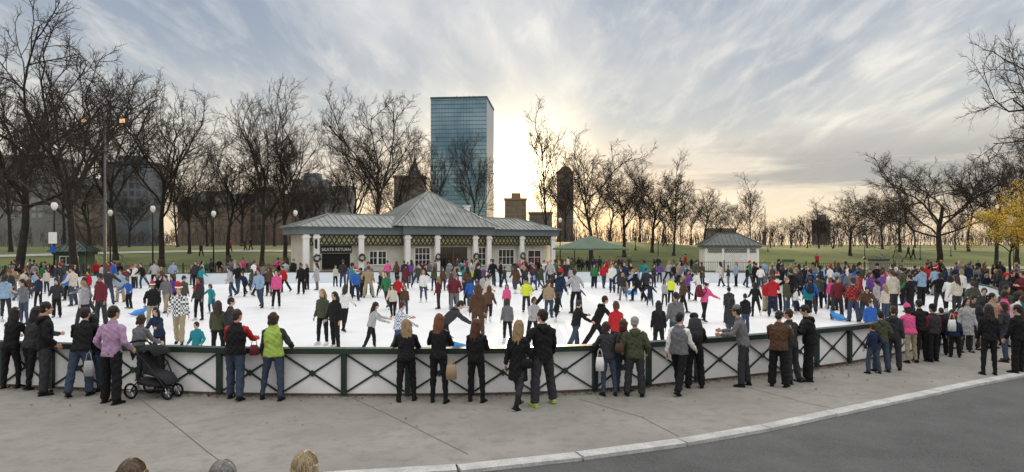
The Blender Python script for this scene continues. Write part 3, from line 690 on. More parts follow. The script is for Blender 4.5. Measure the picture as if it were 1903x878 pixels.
m=MB(); m.add([(B.x,B.y,0),(C.x,C.y,0),(C.x,C.y,zt),(B.x,B.y,zt)],[(0,1,2,3)]); m.build('side_facade',mat('side_glass_dark_reflection',(.06,.1,.13),.2,.7,.5,.03),tw)  # side face darkened, its uneven reflection painted into the glass colour
m=MB()
for p,q in zip(P,P[1:]+P[:1]): m.beam((p.x,p.y,zt+1),(q.x,q.y,zt+1),1.5,2.5)
m.build('parapet',mat('tower_parapet',(.05,.08,.1),.4,.5),tw)
m=MB(); c=(A+C)/2; m.box(c.x-14,c.x+6,c.y-12,c.y+12,zt,zt+3.5); m.build('plant_room',mat('plant_room_grey',(.08,.09,.1),.6),tw)
for x in (-10,8,14): m=MB(); m.tube([(c.x+x,c.y,zt),(c.x+x,c.y,zt+13)],[.6,.3],6); m.build('antenna',BLACKM,tw)
# ------------------------------------------------------------ city buildings
BW=mat('far_window_glass',(.08,.085,.09),.15,0,.5,.2,spec=.8); BL=mat('far_window_pale',(.25,.27,.28),.3,0,.3,.2)
def city(px0,px1,yt,d,c,nx,nz,label,name='city_building',roof='flat',wm=BW,rz=0,cap=None,cat='building'):
    x0=(px0-951.5)/F*d;x1=(px1-951.5)/F*d;w=(x1-x0)/2; zt=zof(yt,d)-1.5
    r=thing(name,label,cat,((x0+x1)/2,d,1.5),R(rz),'city buildings behind the trees')
    mm=mat('facade_%d_%d_%d'%tuple(int(v*1000) for v in c),c,.85,0,.15,.08)  # colours come lightened, with distance haze mixed into the facade tone
    m=MB(); m.box(-w,w,0,w*1.2,0,zt); m.build('wall',mm,r)
    m=MB(); m.box(-w-.4,w+.4,-.4,w*1.2+.4,zt,zt+.9); m.build('cornice',cap or mm,r)
    if roof=='mansard': m=MB(); hip_roof(m,-w,w,0,w*1.2,zt+.91,zt+5,w*.6,3); m.build('roof',mat('slate_roof',(.09,.09,.09),.7),r)
    if roof=='plant': m=MB(); m.box(-w*.4,w*.5,w*.2,w*.9,zt+.91,zt+3.5); m.build('plant_room',mm,r)
    if roof=='arch':
        m=MB(); m.tube([(0,.3,zt),(0,w*1.2,zt)],[w*.85,w*.85],24,(1,0,0),rc=.02); m.build('roof',mm,r)
    if roof=='spire':
        m=MB(); m.lathe([(w*.4,zt+.9),(w*.36,zt+3),(w*.2,zt+5),(.2,zt+10),(.05,zt+12.5)],8,(w*.3,w*.6,0)); m.build('spire',mat('slate_roof',(.09,.09,.09),.7),r)
    for i in range(nx):
        for j in range(nz):
            cx=-w+2*w*(i+.5)/nx; cz=zt*.32+(zt*.66)*(j+.5)/nz; ww=w/nx*.6; hh=zt*.33/nz*.6
            m=MB(); m.box(cx-ww,cx+ww,-.12,-.005,cz-hh,cz+hh); m.build('window',wm,r)
city(-60,82,293,230,(.2,.2,.2),11,8,'grey apartment block with many windows at the far left edge',wm=BL)
city(188,276,305,260,(.12,.14,.17),7,7,'dark glass office block behind the tall floodlight pole',roof='plant')
city(330,440,380,230,(.17,.12,.1),9,4,'long brown brick block behind the bare trees left of the pavilion',roof='mansard')
city(440,536,365,245,(.18,.13,.11),8,4,'reddish brick block with flat roof left of the stepped office',roof='plant')
city(543,606,338,260,(.2,.22,.24),6,6,'grey stepped office with roof plant above the pavilion left wing',roof='plant')
city(606,655,350,270,(.26,.26,.25),5,5,'pale office block beside the grey stepped office')
city(732,788,330,300,(.17,.13,.11),5,5,'brown brick block with slate spire left of the glass tower',roof='spire')
city(938,978,372,320,(.24,.17,.1),4,5,'brown block just right of the glass tower',roof='plant')
city(984,1026,398,300,(.19,.14,.11),4,4,'low brown block behind the narrow tall tree')
city(1036,1066,322,340,(.17,.13,.105),4,8,'tall brown block with arched top right of the glow',roof='arch',wm=mat('far_window_shade',(.12,.1,.09),.3,0,.3,.2))
city(1320,1368,428,300,(.2,.16,.14),6,3,'low brown block above the white kiosk')
city(1419,1424,434,300,(.18,.15,.13),1,2,'slim far church tower with a spire right of the kiosk',name='church_tower',roof='spire',cat='church')
city(1516,1544,412,330,(.18,.15,.14),4,4,'small stepped brown tower block on the right skyline',roof='plant',wm=mat('far_window_shade',(.12,.1,.09)))
city(82,190,350,280,(.16,.12,.1),7,5,'brown block between the grey apartments and dark glass office',roof='mansard')
# ------------------------------------------------------------ trees
def tree_proto(seed,kind,n5=4,leaf=None):
    rr=random.Random(seed); tr=MB(); cr=MB(); lf=MB(); H=20.0
    crook={'vase':.17,'oval':.1,'spread':.27}[kind]
    def br(p,d,L,r,lev):
        ns=(7,7,4,3,2,1)[min(lev,5)]; pts=[p.copy()];rs=[r]; q=p.copy(); d=d.copy(); ds=[d.copy()]
        r1=r*(.45 if lev<4 else .4)
        for i in range(ns):
            j=crook*(1 if lev>0 else .35)
            d=(d+Vector((rr.gauss(0,j),rr.gauss(0,j),rr.gauss(0,j)*.6+ (.08 if lev>0 else .0)))).normalized()
            if lev==0: d=(d+Vector((0,0,.15))).normalized()
            q=q+d*(L/ns); pts.append(q.copy()); ds.append(d.copy()); rs.append(r+(r1-r)*(i+1)/ns)
        mb=tr if lev<=1 else cr
        mb.tube(pts,rs,(9,7,5,4,3,3)[min(lev,5)],cap=False)
        if leaf and lev>=4:
            for _ in range(leaf):
                if rr.random()<.3: continue
                c=pts[-1]+Vector((rr.gauss(0,.35),rr.gauss(0,.35),rr.gauss(0,.3))); a=Vector((rr.uniform(-1,1),rr.uniform(-1,1),rr.uniform(-1,1)))*.1; bb=Vector((rr.uniform(-1,1),rr.uniform(-1,1),rr.uniform(-1,1)))*.1
                lf.add([c-a,c-bb,c+a,c+bb],[(0,1,2,3)])
        if lev>=5: return
        nc={'vase':(8,7,6,6,n5),'spread':(8,7,6,6,n5),'oval':(17,6,6,5,n5)}[kind][lev]
        for c in range(nc):
            if lev==0: t=(rr.uniform(.5,1) if kind=='spread' else rr.uniform(.5,1)) if kind!='oval' else .18+.8*(c+rr.random())/nc
            else: t=.16+.84*(c+rr.random())/nc
            f=t*(len(pts)-1); i=min(int(f),len(pts)-2); pp=pts[i].lerp(pts[i+1],f-i); dd=ds[min(i+1,len(ds)-1)]
            if lev==0 and c==0: pp=pts[-1]
            ang={'vase':(20,48),'oval':(26,40),'spread':(34,68)}[kind] if lev==0 else (28,56)
            a=R(rr.uniform(*ang)); az=(c*2.4+rr.uniform(-.4,.4)) if lev<2 else rr.uniform(0,6.283)
            o=Vector((1,0,0)) if abs(dd.x)<.7 else Vector((0,1,0)); e1=dd.cross(o).normalized(); e2=dd.cross(e1)
            nd=(dd*math.cos(a)+(e1*math.cos(az)+e2*math.sin(az))*math.sin(a)).normalized()
            if lev==0:
                LL=H*(.5 if kind=='vase' else .46)*rr.uniform(.75,1.1)
                if kind=='oval': LL=H*.36*math.sin(math.pi*min(1,(t*.8+.2)))**.7*rr.uniform(.8,1.1)+1
            else: LL=L*rr.uniform(.38,.62)*(1-.25*t)
            cr_=max({0:r*.34,1:r*.36,2:r*.4,3:.016,4:.0095}[lev],(.09,.05,.024,.016,.0095)[lev])
            br(pp,nd,LL,cr_,lev+1)
    tl={'vase':.45,'oval':.93,'spread':.4}[kind]*H
    br(Vector((0,0,-.3)),Vector((rr.uniform(-.08,.08),rr.uniform(-.05,.05),1)).normalized(),tl,.31 if kind!='oval' else .24,0)
    tr.lathe([(.52,-.4),(.39,.1),(.32,.8)],9)
    zt=max(v[2] for v in cr.v)
    a=tr.mesh('trunk'); c=cr.mesh('crown'); a.materials.append(BARK); c.materials.append(TWIG)
    for me in (a,): me.polygons.foreach_set('use_smooth',[True]*len(me.polygons))
    l=None
    if leaf: l=lf.mesh('foliage'); l.materials.append(mat('yellow_leaves',(.66,.46,.06),.8,0,.4,1.2))
    return a,c,zt,l
TP={'v1':tree_proto(1,'vase',5),'v2':tree_proto(2,'vase',5),'v3':tree_proto(5,'vase',5),'o1':tree_proto(3,'oval'),'o2':tree_proto(8,'oval'),'s1':tree_proto(4,'spread'),'s2':tree_proto(14,'spread',5),'s3':tree_proto(21,'spread',5),
'y1':tree_proto(9,'spread',3,3)}
def tree(pk,px,d,yt,rz,wx,label,lean=0,name='bare_tree'):
    a,c,zt,l=TP[pk]; x=(px-951.5)/F*d; z=TH(x,d)
    s=(zof(yt,d)-z)/zt
    r=thing(name,label,'tree',(x,d,z),R(rz),'bare trees around the rink' if not l else 'yellow trees'); r.scale=(s*wx,s*wx,s)
    if lean: r.rotation_euler=(0,R(lean),R(rz))
    for nm,me in (('trunk',a),('crown',c)):
        o=bpy.data.objects.new(nm,me); col.objects.link(o); o.parent=r
    if l: o=bpy.data.objects.new('foliage',l); col.objects.link(o); o.parent=r
    return r
TL=[('s1',140,50,-25,120,.85,'massive dark crooked bare tree with thick limbs at the upper left'),
('s2',30,66,55,200,.9,'large bare tree at the left edge behind the massive crooked tree'),
('v1',215,84,118,0,.9,'tall bare tree behind the double floodlight pole'),
('v2',300,76,128,70,1.0,'tall vase shaped bare tree second right of the floodlight pole'),
('v3',352,92,240,20,.9,'shorter bare tree right of the tall vase shaped one'),
('v2',425,84,235,160,1.0,'slender bare tree with fine crown left of the twin trees'),
('v1',487,78,162,110,.9,'left one of the two close tall trees left of the pavilion'),
('v3',532,80,146,240,.9,'right one of the two close tall trees left of the pavilion'),
('v2',588,100,300,33,.8,'low bare tree behind the pavilion left wing'),
('v3',655,92,205,90,.9,'bare tree behind the pavilion left wing ridge'),
('v1',697,86,150,200,1.0,'tallest bare tree behind the pavilion left of the pyramid roof'),
('v3',745,96,235,300,.8,'bare tree just left of the pyramid roof peak'),
('v2',812,100,243,10,.62,'thin bare tree in front of the left side of the glass tower'),
('v1',878,92,236,130,.72,'bare tree in front of the right half of the glass tower'),
('o1',1018,90,164,0,.85,'tall narrow oval bare tree right of the sun glow'),
('v2',1098,80,238,250,1.1,'dense dark bare tree above the green parasol'),
('v1',1160,86,285,45,1.3,'bare tree second right of the dense dark one'),
('v3',1212,90,283,140,1.2,'bare tree third in the row right of the parasol'),
('o2',1252,88,279,200,1.2,'rounded bare tree at the right end of the row above the hill'),
('v2',1310,120,340,60,1.2,'small faint bare tree left above the kiosk roof'),
('o1',1394,105,320,120,1.2,'solitary rounded bare tree right above the kiosk'),
('v1',1470,150,400,10,1.4,'small far bare tree on the horizon right of the solitary tree'),
('s3',1580,95,345,10,1.4,'gnarled mid distance bare tree right of the brown tower block'),
('s2',1745,70,268,20,1.3,'widest spreading bare tree on the right lawn'),
('s1',1850,66,200,150,.75,'tall crooked bare tree near the right edge'),
('s3',1672,102,328,200,1.3,'fine bare tree behind the widest spreading tree'),
('v3',20,100,170,0,.9,'bare tree behind at the far left edge'),
('v1',120,110,230,60,.9,'bare tree behind the left lamp posts'),
('v3',395,125,290,250,.9,'far bare tree in front of the brown brick block'),
('v1',620,130,300,310,.9,'far bare tree in front of the pale office block'),
('v2',1135,125,320,140,1.2,'far bare tree behind the row right of the parasol'),
('v3',1190,130,335,200,1.2,'far bare tree behind the middle of the row'),
('v1',1285,135,360,20,1.1,'far thin bare tree between the row and the kiosk'),
('s2',1548,150,398,70,1.3,'far bare tree right of the brown tower block'),
('v2',1800,105,290,100,1.0,'bare tree between the wide tree and the right edge'),
('s3',1890,85,230,10,.9,'bare tree behind the yellow leaves at the right edge')]
for t in TL: tree(*t)
ORDW=['first','second','third','fourth','fifth','sixth','seventh','eighth','ninth','tenth','eleventh','twelfth','thirteenth','fourteenth','fifteenth','sixteenth','seventeenth','eighteenth','nineteenth','twentieth','twenty-first','twenty-second','twenty-third','twenty-fourth','twenty-fifth','twenty-sixth','twenty-seventh','twenty-eighth','twenty-ninth']
fx=[-20,165,240,330,385,450,510,560,700,780,1050,1110,1230,1265,1340,1365,1432,1500,1522,1612,1640,1700,1775,1850]
tr_=random.Random(4)
for i,px in enumerate(fx):
    yt=(310 if px<1100 else 378)+tr_.uniform(-25,32)
    tree(['v1','v2','v3','o2','s3'][i%5],px,tr_.uniform(125,185),yt,tr_.uniform(0,360),tr_.uniform(1.1,1.5),'%s tree from the left in the farthest row of bare trees'%ORDW[i])
tree('s3',2110,27,-150,200,.6,'huge near bare tree reaching in from the right edge')
tree('y1',1880,52,340,40,1.0,'tree with yellow leaves at the right edge',name='autumn_tree')
tree('y1',1960,46,330,140,1.0,'tree with yellow leaves cut off by the right edge',name='autumn_tree')
wb=MB(); wr=random.Random(3)
for i in range(6500):
    x=wr.uniform(-330,380); y=wr.uniform(205,300); z=1.5; h=wr.uniform(2.5,8.5)*(1+.4*math.sin(x*.06)+.3*math.sin(x*.17)); a=wr.gauss(0,.2)
    p=Vector((x,y,z+wr.uniform(0,3))); q=p+Vector((a*h,0,h)); w=wr.uniform(.04,.13)
    wb.add([p-Vector((w,0,0)),p+Vector((w,0,0)),q],[(0,1,2)])
    for _ in range(4):
        t=wr.uniform(.3,.9); c=p.lerp(q,t); e=c+Vector((wr.gauss(0,1.4),0,wr.uniform(.8,2.2))); wb.add([c,c+Vector((.14,0,0)),e],[(0,1,2)])
tag(wb.build('distant_wood',mat('hazed_twig_brown',(.055,.045,.038),.9,0,.4,.05)),'far off line of bare brown woodland along the horizon','wood',kind='stuff')  # twig brown lightened to paint in distance haze
# ------------------------------------------------------------ lamps, poles, signs, fences, bins
lp=thing('lamp_post','x','lamp post',(0,0,0),0,'old style lamp posts with white globes')
m=MB(); m.lathe([(.18,0),(.18,.15),(.12,.35),(.09,.7),(.05,.8)],12); m.build('base',BLACKM,lp,True)
m=MB(); m.lathe([(.05,.8),(.035,4.55),(.05,4.6),(.05,4.65),(.03,4.68)],10); m.build('pole',BLACKM,lp,True)
m=MB(); m.lathe([(.06,4.7),(.13,4.82),(.16,4.97),(.125,5.12),(.07,5.18)],14); m.build('globe',GLOBE,lp,True)
m=MB(); m.lathe([(.09,5.18),(.08,5.21),(.03,5.25),(.012,5.35)],10); m.build('finial',BLACKM,lp,True)
LP=[(101,371,45,'leftmost lamp post, with small signs on its pole'),(205,386,56,'lamp post just right of the floodlight pole'),(284,378,54,'lamp post under the tall vase shaped tree'),(397,388,57,'lamp post standing before the brown brick block'),
(549,387,64,'lamp post at the left end of the pavilion roof'),(1041,402,75,'left one of the two close lamp posts right of the pavilion'),(1068,407,80,'right one of the two close lamp posts right of the pavilion'),(1181,428,92,'lamp post just right of the green parasol'),(1223,426,84,'lamp post on the hill left of the kiosk'),
(1427,448,100,'lamp post just right of the kiosk'),(1607,437,90,'lamp post below the gnarled tree'),(1710,441,90,'lamp post left of the widest bare tree trunk'),(1767,455,95,'shortest lamp post right of the widest bare tree'),(1884,440,75,'lamp post below the yellow leaves')]
first=True
for px,yt,best,lab in LP:
    p=at(px,best); p.z=max(0,TH(p.x,p.y))
    sc=(zof(yt,best)-p.z)/5.35; sw_=max(.9,min(1.15,sc))
    if first: lp.location=p; lp['label']=lab; lp.scale=(1.35,1.35,sc); first=False; lp0=p
    else: dup(lp,p,0,lab,(sw_*1.1,sw_*1.1,sc))
p=lp0; sn=thing('pole_sign','white notice panel with a blue square sign below on the leftmost lamp post','sign',(p.x,p.y-.15,0))
m=MB(); m.box(-.28,.28,-.02,0,zof(453,p.y),zof(432,p.y)); m.build('notice_panel',mat('sign_white',(.8,.8,.8),.5),sn)
m=MB(); m.box(-.2,.2,-.02,0,zof(470,p.y),zof(458,p.y)); m.build('blue_panel',cloth('blue'),sn)
p=at(195,50); fl=thing('floodlight_pole','tall slim pole with two floodlights on a crossarm at left','light pole',p); ztp=zof(225,50)
m=MB(); m.lathe([(.13,0),(.11,1),(.06,ztp+.5)],10); m.build('pole',mat('galvanised_grey',(.12,.12,.12),.5,.4),fl,True)
m=MB(); m.beam((-1.5,0,ztp),(1.5,0,ztp),.06,.06); m.build('crossarm',BLACKM,fl)
for s in (-1,1):
    m=MB(); m.box(s*1.42-.24,s*1.42+.24,-.2,.2,ztp-.22,ztp+.16); h=m.build('floodlight',BLACKM,fl); m=MB(); m.box(s*1.42-.2,s*1.42+.2,-.22,-.201,ztp-.18,ztp+.12); m.build('lens',mat('warm_lens',(.9,.5,.25),.2,0,0,emit=.6),h)
p=at(1096,66); fp=thing('tall_mast','tall thin mast standing behind the green parasol','mast',p); m=MB(); m.lathe([(.1,0),(.05,zof(365,66))],8); m.build('pole',BLACKM,fp); m=MB(); m.box(-.3,.3,-.1,.1,zof(365,66),zof(365,66)+.15); m.build('lamp_head',BLACKM,fp)
def iron(label,pts,h=1.3,sp=.16):
    P=resample(pts,2.5); o0=P[0]; r=thing('iron_fence',label,'fence',o0)
    for a,c in zip(P,P[1:]):
        a=a-o0;c=c-o0; m=MB(); z=Vector((0,0,1)); m.beam(a+z*.15,c+z*.15,.03,.03); m.beam(a+z*(h-.1),c+z*(h-.1),.03,.03); k=int((c-a).length/sp)
        for i in range(k): q=a.lerp(c,(i+.5)/k); m.beam(q+z*.03,q+z*h,.02,.02)
        m.build('railing_panel',BLACKM,r); m=MB(); m.beam(a,a+z*(h+.12),.07,.07); m.build('post',BLACKM,r)
iron('black iron railing on the left lawn edge behind the ice',[(-44,46,0),(-36,52.5,0),(-19,54.5,0)])
iron('black iron railing running right of the kiosk',[(16,66,0),(24,62,0),(36,58,0)])
iron('black iron railing between the parasol and the kiosk',[(6.5,70,0),(15.5,66.5,0)])
def bin_(px,d,label,c=(.02,.06,.04),w=.6,h=1.1,nm='litter_bin'):
    p=at(px,d); r=thing(nm,label,'bin' if nm=='litter_bin' else 'box',p)
    m=MB(); m.lathe([(w*.42,0),(w*.5,.1),(w*.5,h*.8)],12) if nm=='litter_bin' else m.box(-w,w,-w*.5,w*.5,0,h*.85); m.build('body',mat('bin_%d'%int(c[0]*100),c,.5),r)
    m=MB(); m.lathe([(w*.54,h*.8),(w*.5,h*.9),(w*.2,h)],12) if nm=='litter_bin' else m.box(-w-.05,w+.05,-w*.5-.05,w*.5+.05,h*.86,h); m.build('lid',mat('bin_lid',(.03,.05,.04),.5),r)
bin_(238,55,'dark green litter bin behind the railing left'); bin_(1633,66,'beige utility cabinet on the lawn right of the kiosk',(.25,.22,.18),.8,1.5,'utility_cabinet'); bin_(1790,50,'dark green litter bin at the right crowd')
m=MB(); p=at(1465,63); sb=thing('green_sign','small green sign board on the railing right of the kiosk','sign',p); m.box(-.6,.6,0,.04,1.25,1.5); m.build('panel',mat('sign_green',(.02,.1,.05),.6),sb); m=MB(); m.box(-.5,-.44,.05,.1,0,1.5); m.build('post',BLACKM,sb)
# ------------------------------------------------------------ explicit people
P=add_person
def NP(*a,**k): return P(*a,fine=True,**k)
NP(20,722,570,-5,'rail','black','black',('long','dark'),female=True,label='leftmost woman in black leaning on the near rail')
NP(56,722,568,-20,'rail1','charcoal','black',('long','dark'),female=True,label='woman with long dark hair beside the leftmost one at near rail')
NP(84,733,560,-40,'pocket','black','charcoal',('short','dark'),label='man in black jacket at the left near rail turning right')
NP(150,735,590,10,'elbow','black','denim',('short','dark'),h=1.72,label='person in black puffer jacket and jeans left of the purple shirt man')
NP(172,728,583,-15,'stand','black','denim',('bob','dark'),female=True,label='short haired person in black just left of the purple shirt man')
NP(207,750,568,-8,'pocket','lilac','black',('short','dark'),topname='shirt',opts=dict(puff=-.002),label='man in a lilac shirt and black trousers left of the stroller')
NP(256,727,588,-10,'reach','grey','charcoal',('bob','brown'),female=True,label='person in grey jacket behind the stroller')
NP(437,742,574,-5,'rail1','black','denim',('short','brown'),opts=dict(vest='red'),label='man in black vest with red sleeves and jeans at the near rail')
NP(508,742,578,6,'hip2','lime green','denim',('bob','brown'),female=True,opts=dict(vest='charcoal'),label='woman in light green vest over dark sleeves at the near rail')
NP(755,745,592,8,'rail','black','black',('long','blond'),female=True,label='woman with long blond hair in black at the middle near rail')
NP(815,748,582,-6,'rail1','black','black',('long','red'),female=True,label='woman with very long red hair in black at the near rail')
NP(885,747,592,-14,'cross','black','black',('long','auburn'),female=True,label='woman in black with long auburn hair beside the red haired woman')
NP(963,757,590,-30,'walk','black','charcoal',('long','blond'),female=True,coat=True,boots=True,label='woman in a black coat and boots with blond hair and shoulder bag')
NP(1008,753,573,20,'hip','black','charcoal',('short','dark'),shoecol='lime green',label='tall man in black with lime green trainers')
NP(1130,735,597,10,'rail1','charcoal','denim',('bob','brown'),female=True,opts=dict(puff=.014),label='woman in charcoal puffer and jeans with brown bag at near rail')
NP(1158,728,592,-20,'stand','charcoal','denim',('bob','auburn'),female=True,opts=dict(scarf='maroon'),label='woman with maroon scarf between the puffer woman and olive jacket man')
NP(1180,737,588,-8,'pocket','olive','charcoal',('short','grey'),opts=dict(puff=.014),label='grey haired man in olive jacket at the near rail')
NP(1262,731,576,-40,'walk','grey','black',('short','dark'),opts=dict(vest='white'),label='man in grey vest with white sleeves leaning on one leg')
NP(1291,721,582,-10,'rail','black','black',('short','dark'),hat=('cap','black'),label='person in black cap and jacket right of the white sleeved man')
NP(1382,718,566,65,'rail1','grey','charcoal',('short','dark'),hat=('cap','grey'),label='man in grey hoodie and cap facing left at the near rail')
NP(1447,719,577,-35,'phone','brown','black',('short','dark'),opts=dict(puff=.02,loose=1.5),label='man in brown puffer jacket and black tracksuit trousers looking down')
NP(1470,711,572,20,'hip','charcoal','charcoal',('short','brown'),label='person in charcoal behind the brown puffer jacket man')
NP(1505,708,566,75,'phone','black','black',('short','dark'),opts=dict(puff=.02),label='man in thick black hooded jacket facing left with hands raised')
NP(1638,691,577,5,'pocket','olive','denim',('short','dark'),opts=dict(puff=.012),label='man in olive jacket and jeans at the right near rail')
NP(1660,688,568,-30,'stand','charcoal','charcoal',('short','brown'),label='tall person in charcoal behind the olive jacket man at right')
NP(1692,674,566,0,'rail','pink','khaki',('bob','dark'),hat=('beanie','pink'),female=True,opts=dict(puff=.016),label='person in bright pink jacket and pink bobble hat at the rail')
NP(1712,672,556,-10,'rail','black','black',('short','dark'),label='man in black right of the bright pink jacket')
NP(1733,672,566,15,'stand','charcoal','black',('short','dark'),hat=('plain','black'),opts=dict(vest='maroon'),label='person with maroon sleeves and dark vest near the right rail end')
NP(1750,660,572,-20,'phone','black','black',('short','dark'),label='small person in black holding a white bag near rail end')
NP(1774,664,592,-25,'stand','navy','black',('short','brown'),hat=('plain','red'),label='child in navy with a red hat at the end of the rail')
NP(1622,694,600,20,'hip2','navy','denim',('short','brown'),label='child in navy jacket left of the olive jacket man')
NP(1797,655,553,170,'stand','light grey','charcoal',('long','dark'),female=True,coat=True,label='woman in long light grey coat facing the camera at right')
NP(1838,697,565,-15,'stand','black','black',('long','dark'),female=True,label='woman in black with long hair standing apart at right')
NP(1893,693,566,20,'stand','black','black',('short','dark'),opts=dict(puff=.018),label='large person in black at the right edge')
NP(1868,672,560,30,'hip','charcoal','denim',('bob','brown'),female=True,label='person in charcoal between the two black figures at far right')
NP(243,0,0,-10,'stand','charcoal','denim',('bob','light brown'),loc=at(243,4.3,RZ),h=zof(850,4.3)+.03,skates=False,opts=dict(strands=1),label='light brown haired head at the bottom left edge, leftmost of three')
NP(411,0,0,12,'stand','navy','denim',('short','grey'),loc=at(411,4.3,RZ),h=zof(855,4.3)+.03,skates=False,opts=dict(strands=1),label='grey haired head at the bottom edge, middle of three')
NP(562,0,0,-14,'stand','brown','denim',('long','fair'),female=True,loc=at(562,4.3,RZ),h=zof(839,4.3)+.03,skates=False,opts=dict(strands=1),label='fair haired head at the bottom edge, rightmost of three')
E=[(600,643,540,160,'stand','olive','black',('long','blond'),None,1,'olive jacket'),
(622,650,545,150,'stand2','black','black',('long','dark'),None,1,0),(640,618,530,-20,'walk','white','black',('long','brown'),None,1,0),
(690,655,563,-80,'reach','light grey','black',('long','dark'),None,1,0),(283,612,527,-150,'pocket','black','khaki',('short','dark'),('santa','red'),0,0),
(370,597,517,170,'stand','charcoal','black',('long','dark'),None,1,0),(322,577,512,170,'wobble','purple','black',('long','dark'),None,1,0),
(405,668,562,10,'stand','olive','black',('long','brown'),None,1,0),(427,668,556,-60,'pocket','charcoal','denim',('short','dark'),None,0,0),
(366,690,602,170,'pocket','teal','navy',('short','dark'),None,0,0),(296,678,572,175,'rail','navy','black',('long','dark'),None,1,0),
(240,575,518,160,'wobble','blue','black',('short','brown'),('plain','green'),0,0),(224,563,503,180,'stand','light blue','khaki',('short','brown'),None,0,0),
(165,585,515,150,'push','grey','charcoal',('short','dark'),None,0,0),(127,560,503,180,'stand','blue','black',('short','dark'),None,0,0),
(105,592,520,-160,'pocket','charcoal','black',('short','dark'),('plain','charcoal'),0,0),(72,575,512,170,'stand','navy','black',('bob','brown'),None,1,0),
(42,592,530,-140,'stand','light blue','denim',('long','blond'),None,1,0),(20,560,505,170,'stand','charcoal','black',('short','dark'),('plain','red'),0,0),
(483,574,500,170,'glide','light blue','denim',('short','dark'),None,0,0),(514,575,503,180,'stand','pink','black',('bob','dark'),None,1,0),
(528,545,495,150,'glide2','red','black',('short','dark'),None,0,0),(442,545,490,180,'walk','black','denim',('short','brown'),None,0,0),
(660,560,500,-150,'walk','blue','navy',('short','dark'),('santa','red'),0,0),(685,550,488,180,'stand','grey','black',('short','dark'),None,0,0),
(730,592,530,175,'walk','cream','black',('long','brown'),None,1,0),(752,588,532,-170,'stand','brown','denim',('long','auburn'),None,1,0),
(787,563,502,180,'walk2','white','denim',('long','blond'),None,1,0),(845,582,510,180,'pocket2','maroon','grey',('short','dark'),('plain','grey'),0,0),
(877,532,500,160,'stand','lime green','black',('short','dark'),None,0,0),(888,640,530,5,'stand','brown','brown',('long','auburn'),None,1,0),
(908,602,532,-10,'glide','brown','black',('long','auburn'),None,1,0),
(825,662,552,-75,'bend','charcoal','black',('short','dark'),None,0,0),(943,640,557,15,'stand','grey','black',('bob','brown'),None,1,0),
(990,640,553,-160,'reach','light grey','black',('bob','brown'),None,1,0),(978,582,520,180,'pocket','yellow','charcoal',('short','dark'),('plain','black'),0,0),
(942,585,530,170,'stand','pink','denim',('long','dark'),None,1,0),(1020,592,525,-170,'stand','tan','denim',('short','dark'),None,0,0),
(1070,655,560,-70,'reach','black','denim',('short','brown'),None,0,0),(1108,652,545,-80,'push','black','black',('short','dark'),None,0,0),
(1076,577,541,170,'wobble','purple','denim',('short','dark'),None,1,0),(1104,537,492,175,'stand','green','black',('short','dark'),None,0,0),
(1145,672,563,10,'stand','red','black',('bob','auburn'),None,1,0),(1224,662,562,-5,'stand','black','black',('long','dark'),None,1,0),
(1256,655,546,15,'stand','grey','denim',('short','dark'),None,0,0),(1247,565,516,180,'stand','yellow','black',('short','dark'),None,0,0),
(1266,575,522,-120,'glide','green','charcoal',('long','blond'),None,1,0),(1309,602,524,-70,'reach','pink','black',('short','dark'),('beanie','white'),1,0),
(1355,602,535,0,'walk','charcoal','black',('short','dark'),None,0,0),(1385,622,548,10,'stand','black','denim',('short','dark'),None,0,0),
(1404,590,526,-10,'glide','black','black',('long','dark'),None,1,0),(1438,575,516,5,'pocket','charcoal','black',('short','brown'),None,0,0),
(1360,655,556,-30,'stand','charcoal','denim',('long','dark'),None,1,0),(1470,572,512,170,'stand','white','denim',('short','dark'),None,0,0),
(1586,600,520,0,'pocket','red','denim',('short','brown'),('plain','charcoal'),0,'plaid'),(1545,570,520,10,'stand','red','black',('short','dark'),None,0,0),
(1608,600,540,160,'crouch','brown','denim',('short','dark'),None,0,0),(1502,590,528,0,'stand','teal','black',('long','blond'),None,1,0),(1521,575,512,-5,'stand','olive','black',('short','dark'),None,0,0),
(1690,582,514,0,'wobble','green','denim',('short','brown'),None,0,0),(1655,560,505,90,'walk','white','black',('long','dark'),None,1,0),(1645,600,530,20,'stand','cream','denim',('long','blond'),None,1,0),
(1778,590,512,5,'stand','cream','charcoal',('long','brown'),None,1,0),(1808,600,525,-10,'pocket','olive','black',('short','brown'),None,0,0),(1617,640,560,180,'stand','blue','denim',('short','brown'),None,0,0),
(1035,600,545,-40,'glide','black','black',('bob','dark'),None,1,0),(1060,535,500,180,'stand','pink','black',('bob','brown'),None,1,0),(1185,548,515,90,'bend','light blue','denim',('short','brown'),None,0,0),
(1138,545,490,170,'walk','white','navy',('short','dark'),None,0,0),(560,548,492,180,'stand','black','black',('short','dark'),None,0,0),(1160,542,488,180,'pocket','navy','khaki',('short','dark'),None,0,0)]
PLAID=checkm('red_black_plaid',(.45,.03,.03),(.02,.01,.01),14); PLAW=checkm('white_blue_check',(.7,.72,.75),(.12,.18,.32),20); CHK=checkm('white_black_check',(.8,.8,.8),(.05,.05,.06),16)
for e in E:
    tmx=PLAID if e[10]=='plaid' else None
    P(e[0],e[1],e[2],e[3],e[4],e[5],e[6],e[7],hat=e[8],female=bool(e[9]),topmat=tmx,skin=rnd.choice([0,0,1,2,2,3]),opts=dict(scarf='red') if (e[0]==370) else None,label='man in a red and black plaid shirt on the ice at right' if tmx else None)
P(333,643,530,-165,'walk','white','khaki',('short','brown'),hat=('santa','red'),topmat=CHK,label='boy in white and black checked shirt, khaki trousers and red hat')
P(740,668,562,-60,'reach','light blue','denim',('short','brown'),topmat=PLAW,label='young man in white and blue checked shirt reaching forward on ice')
cr=random.Random(77)
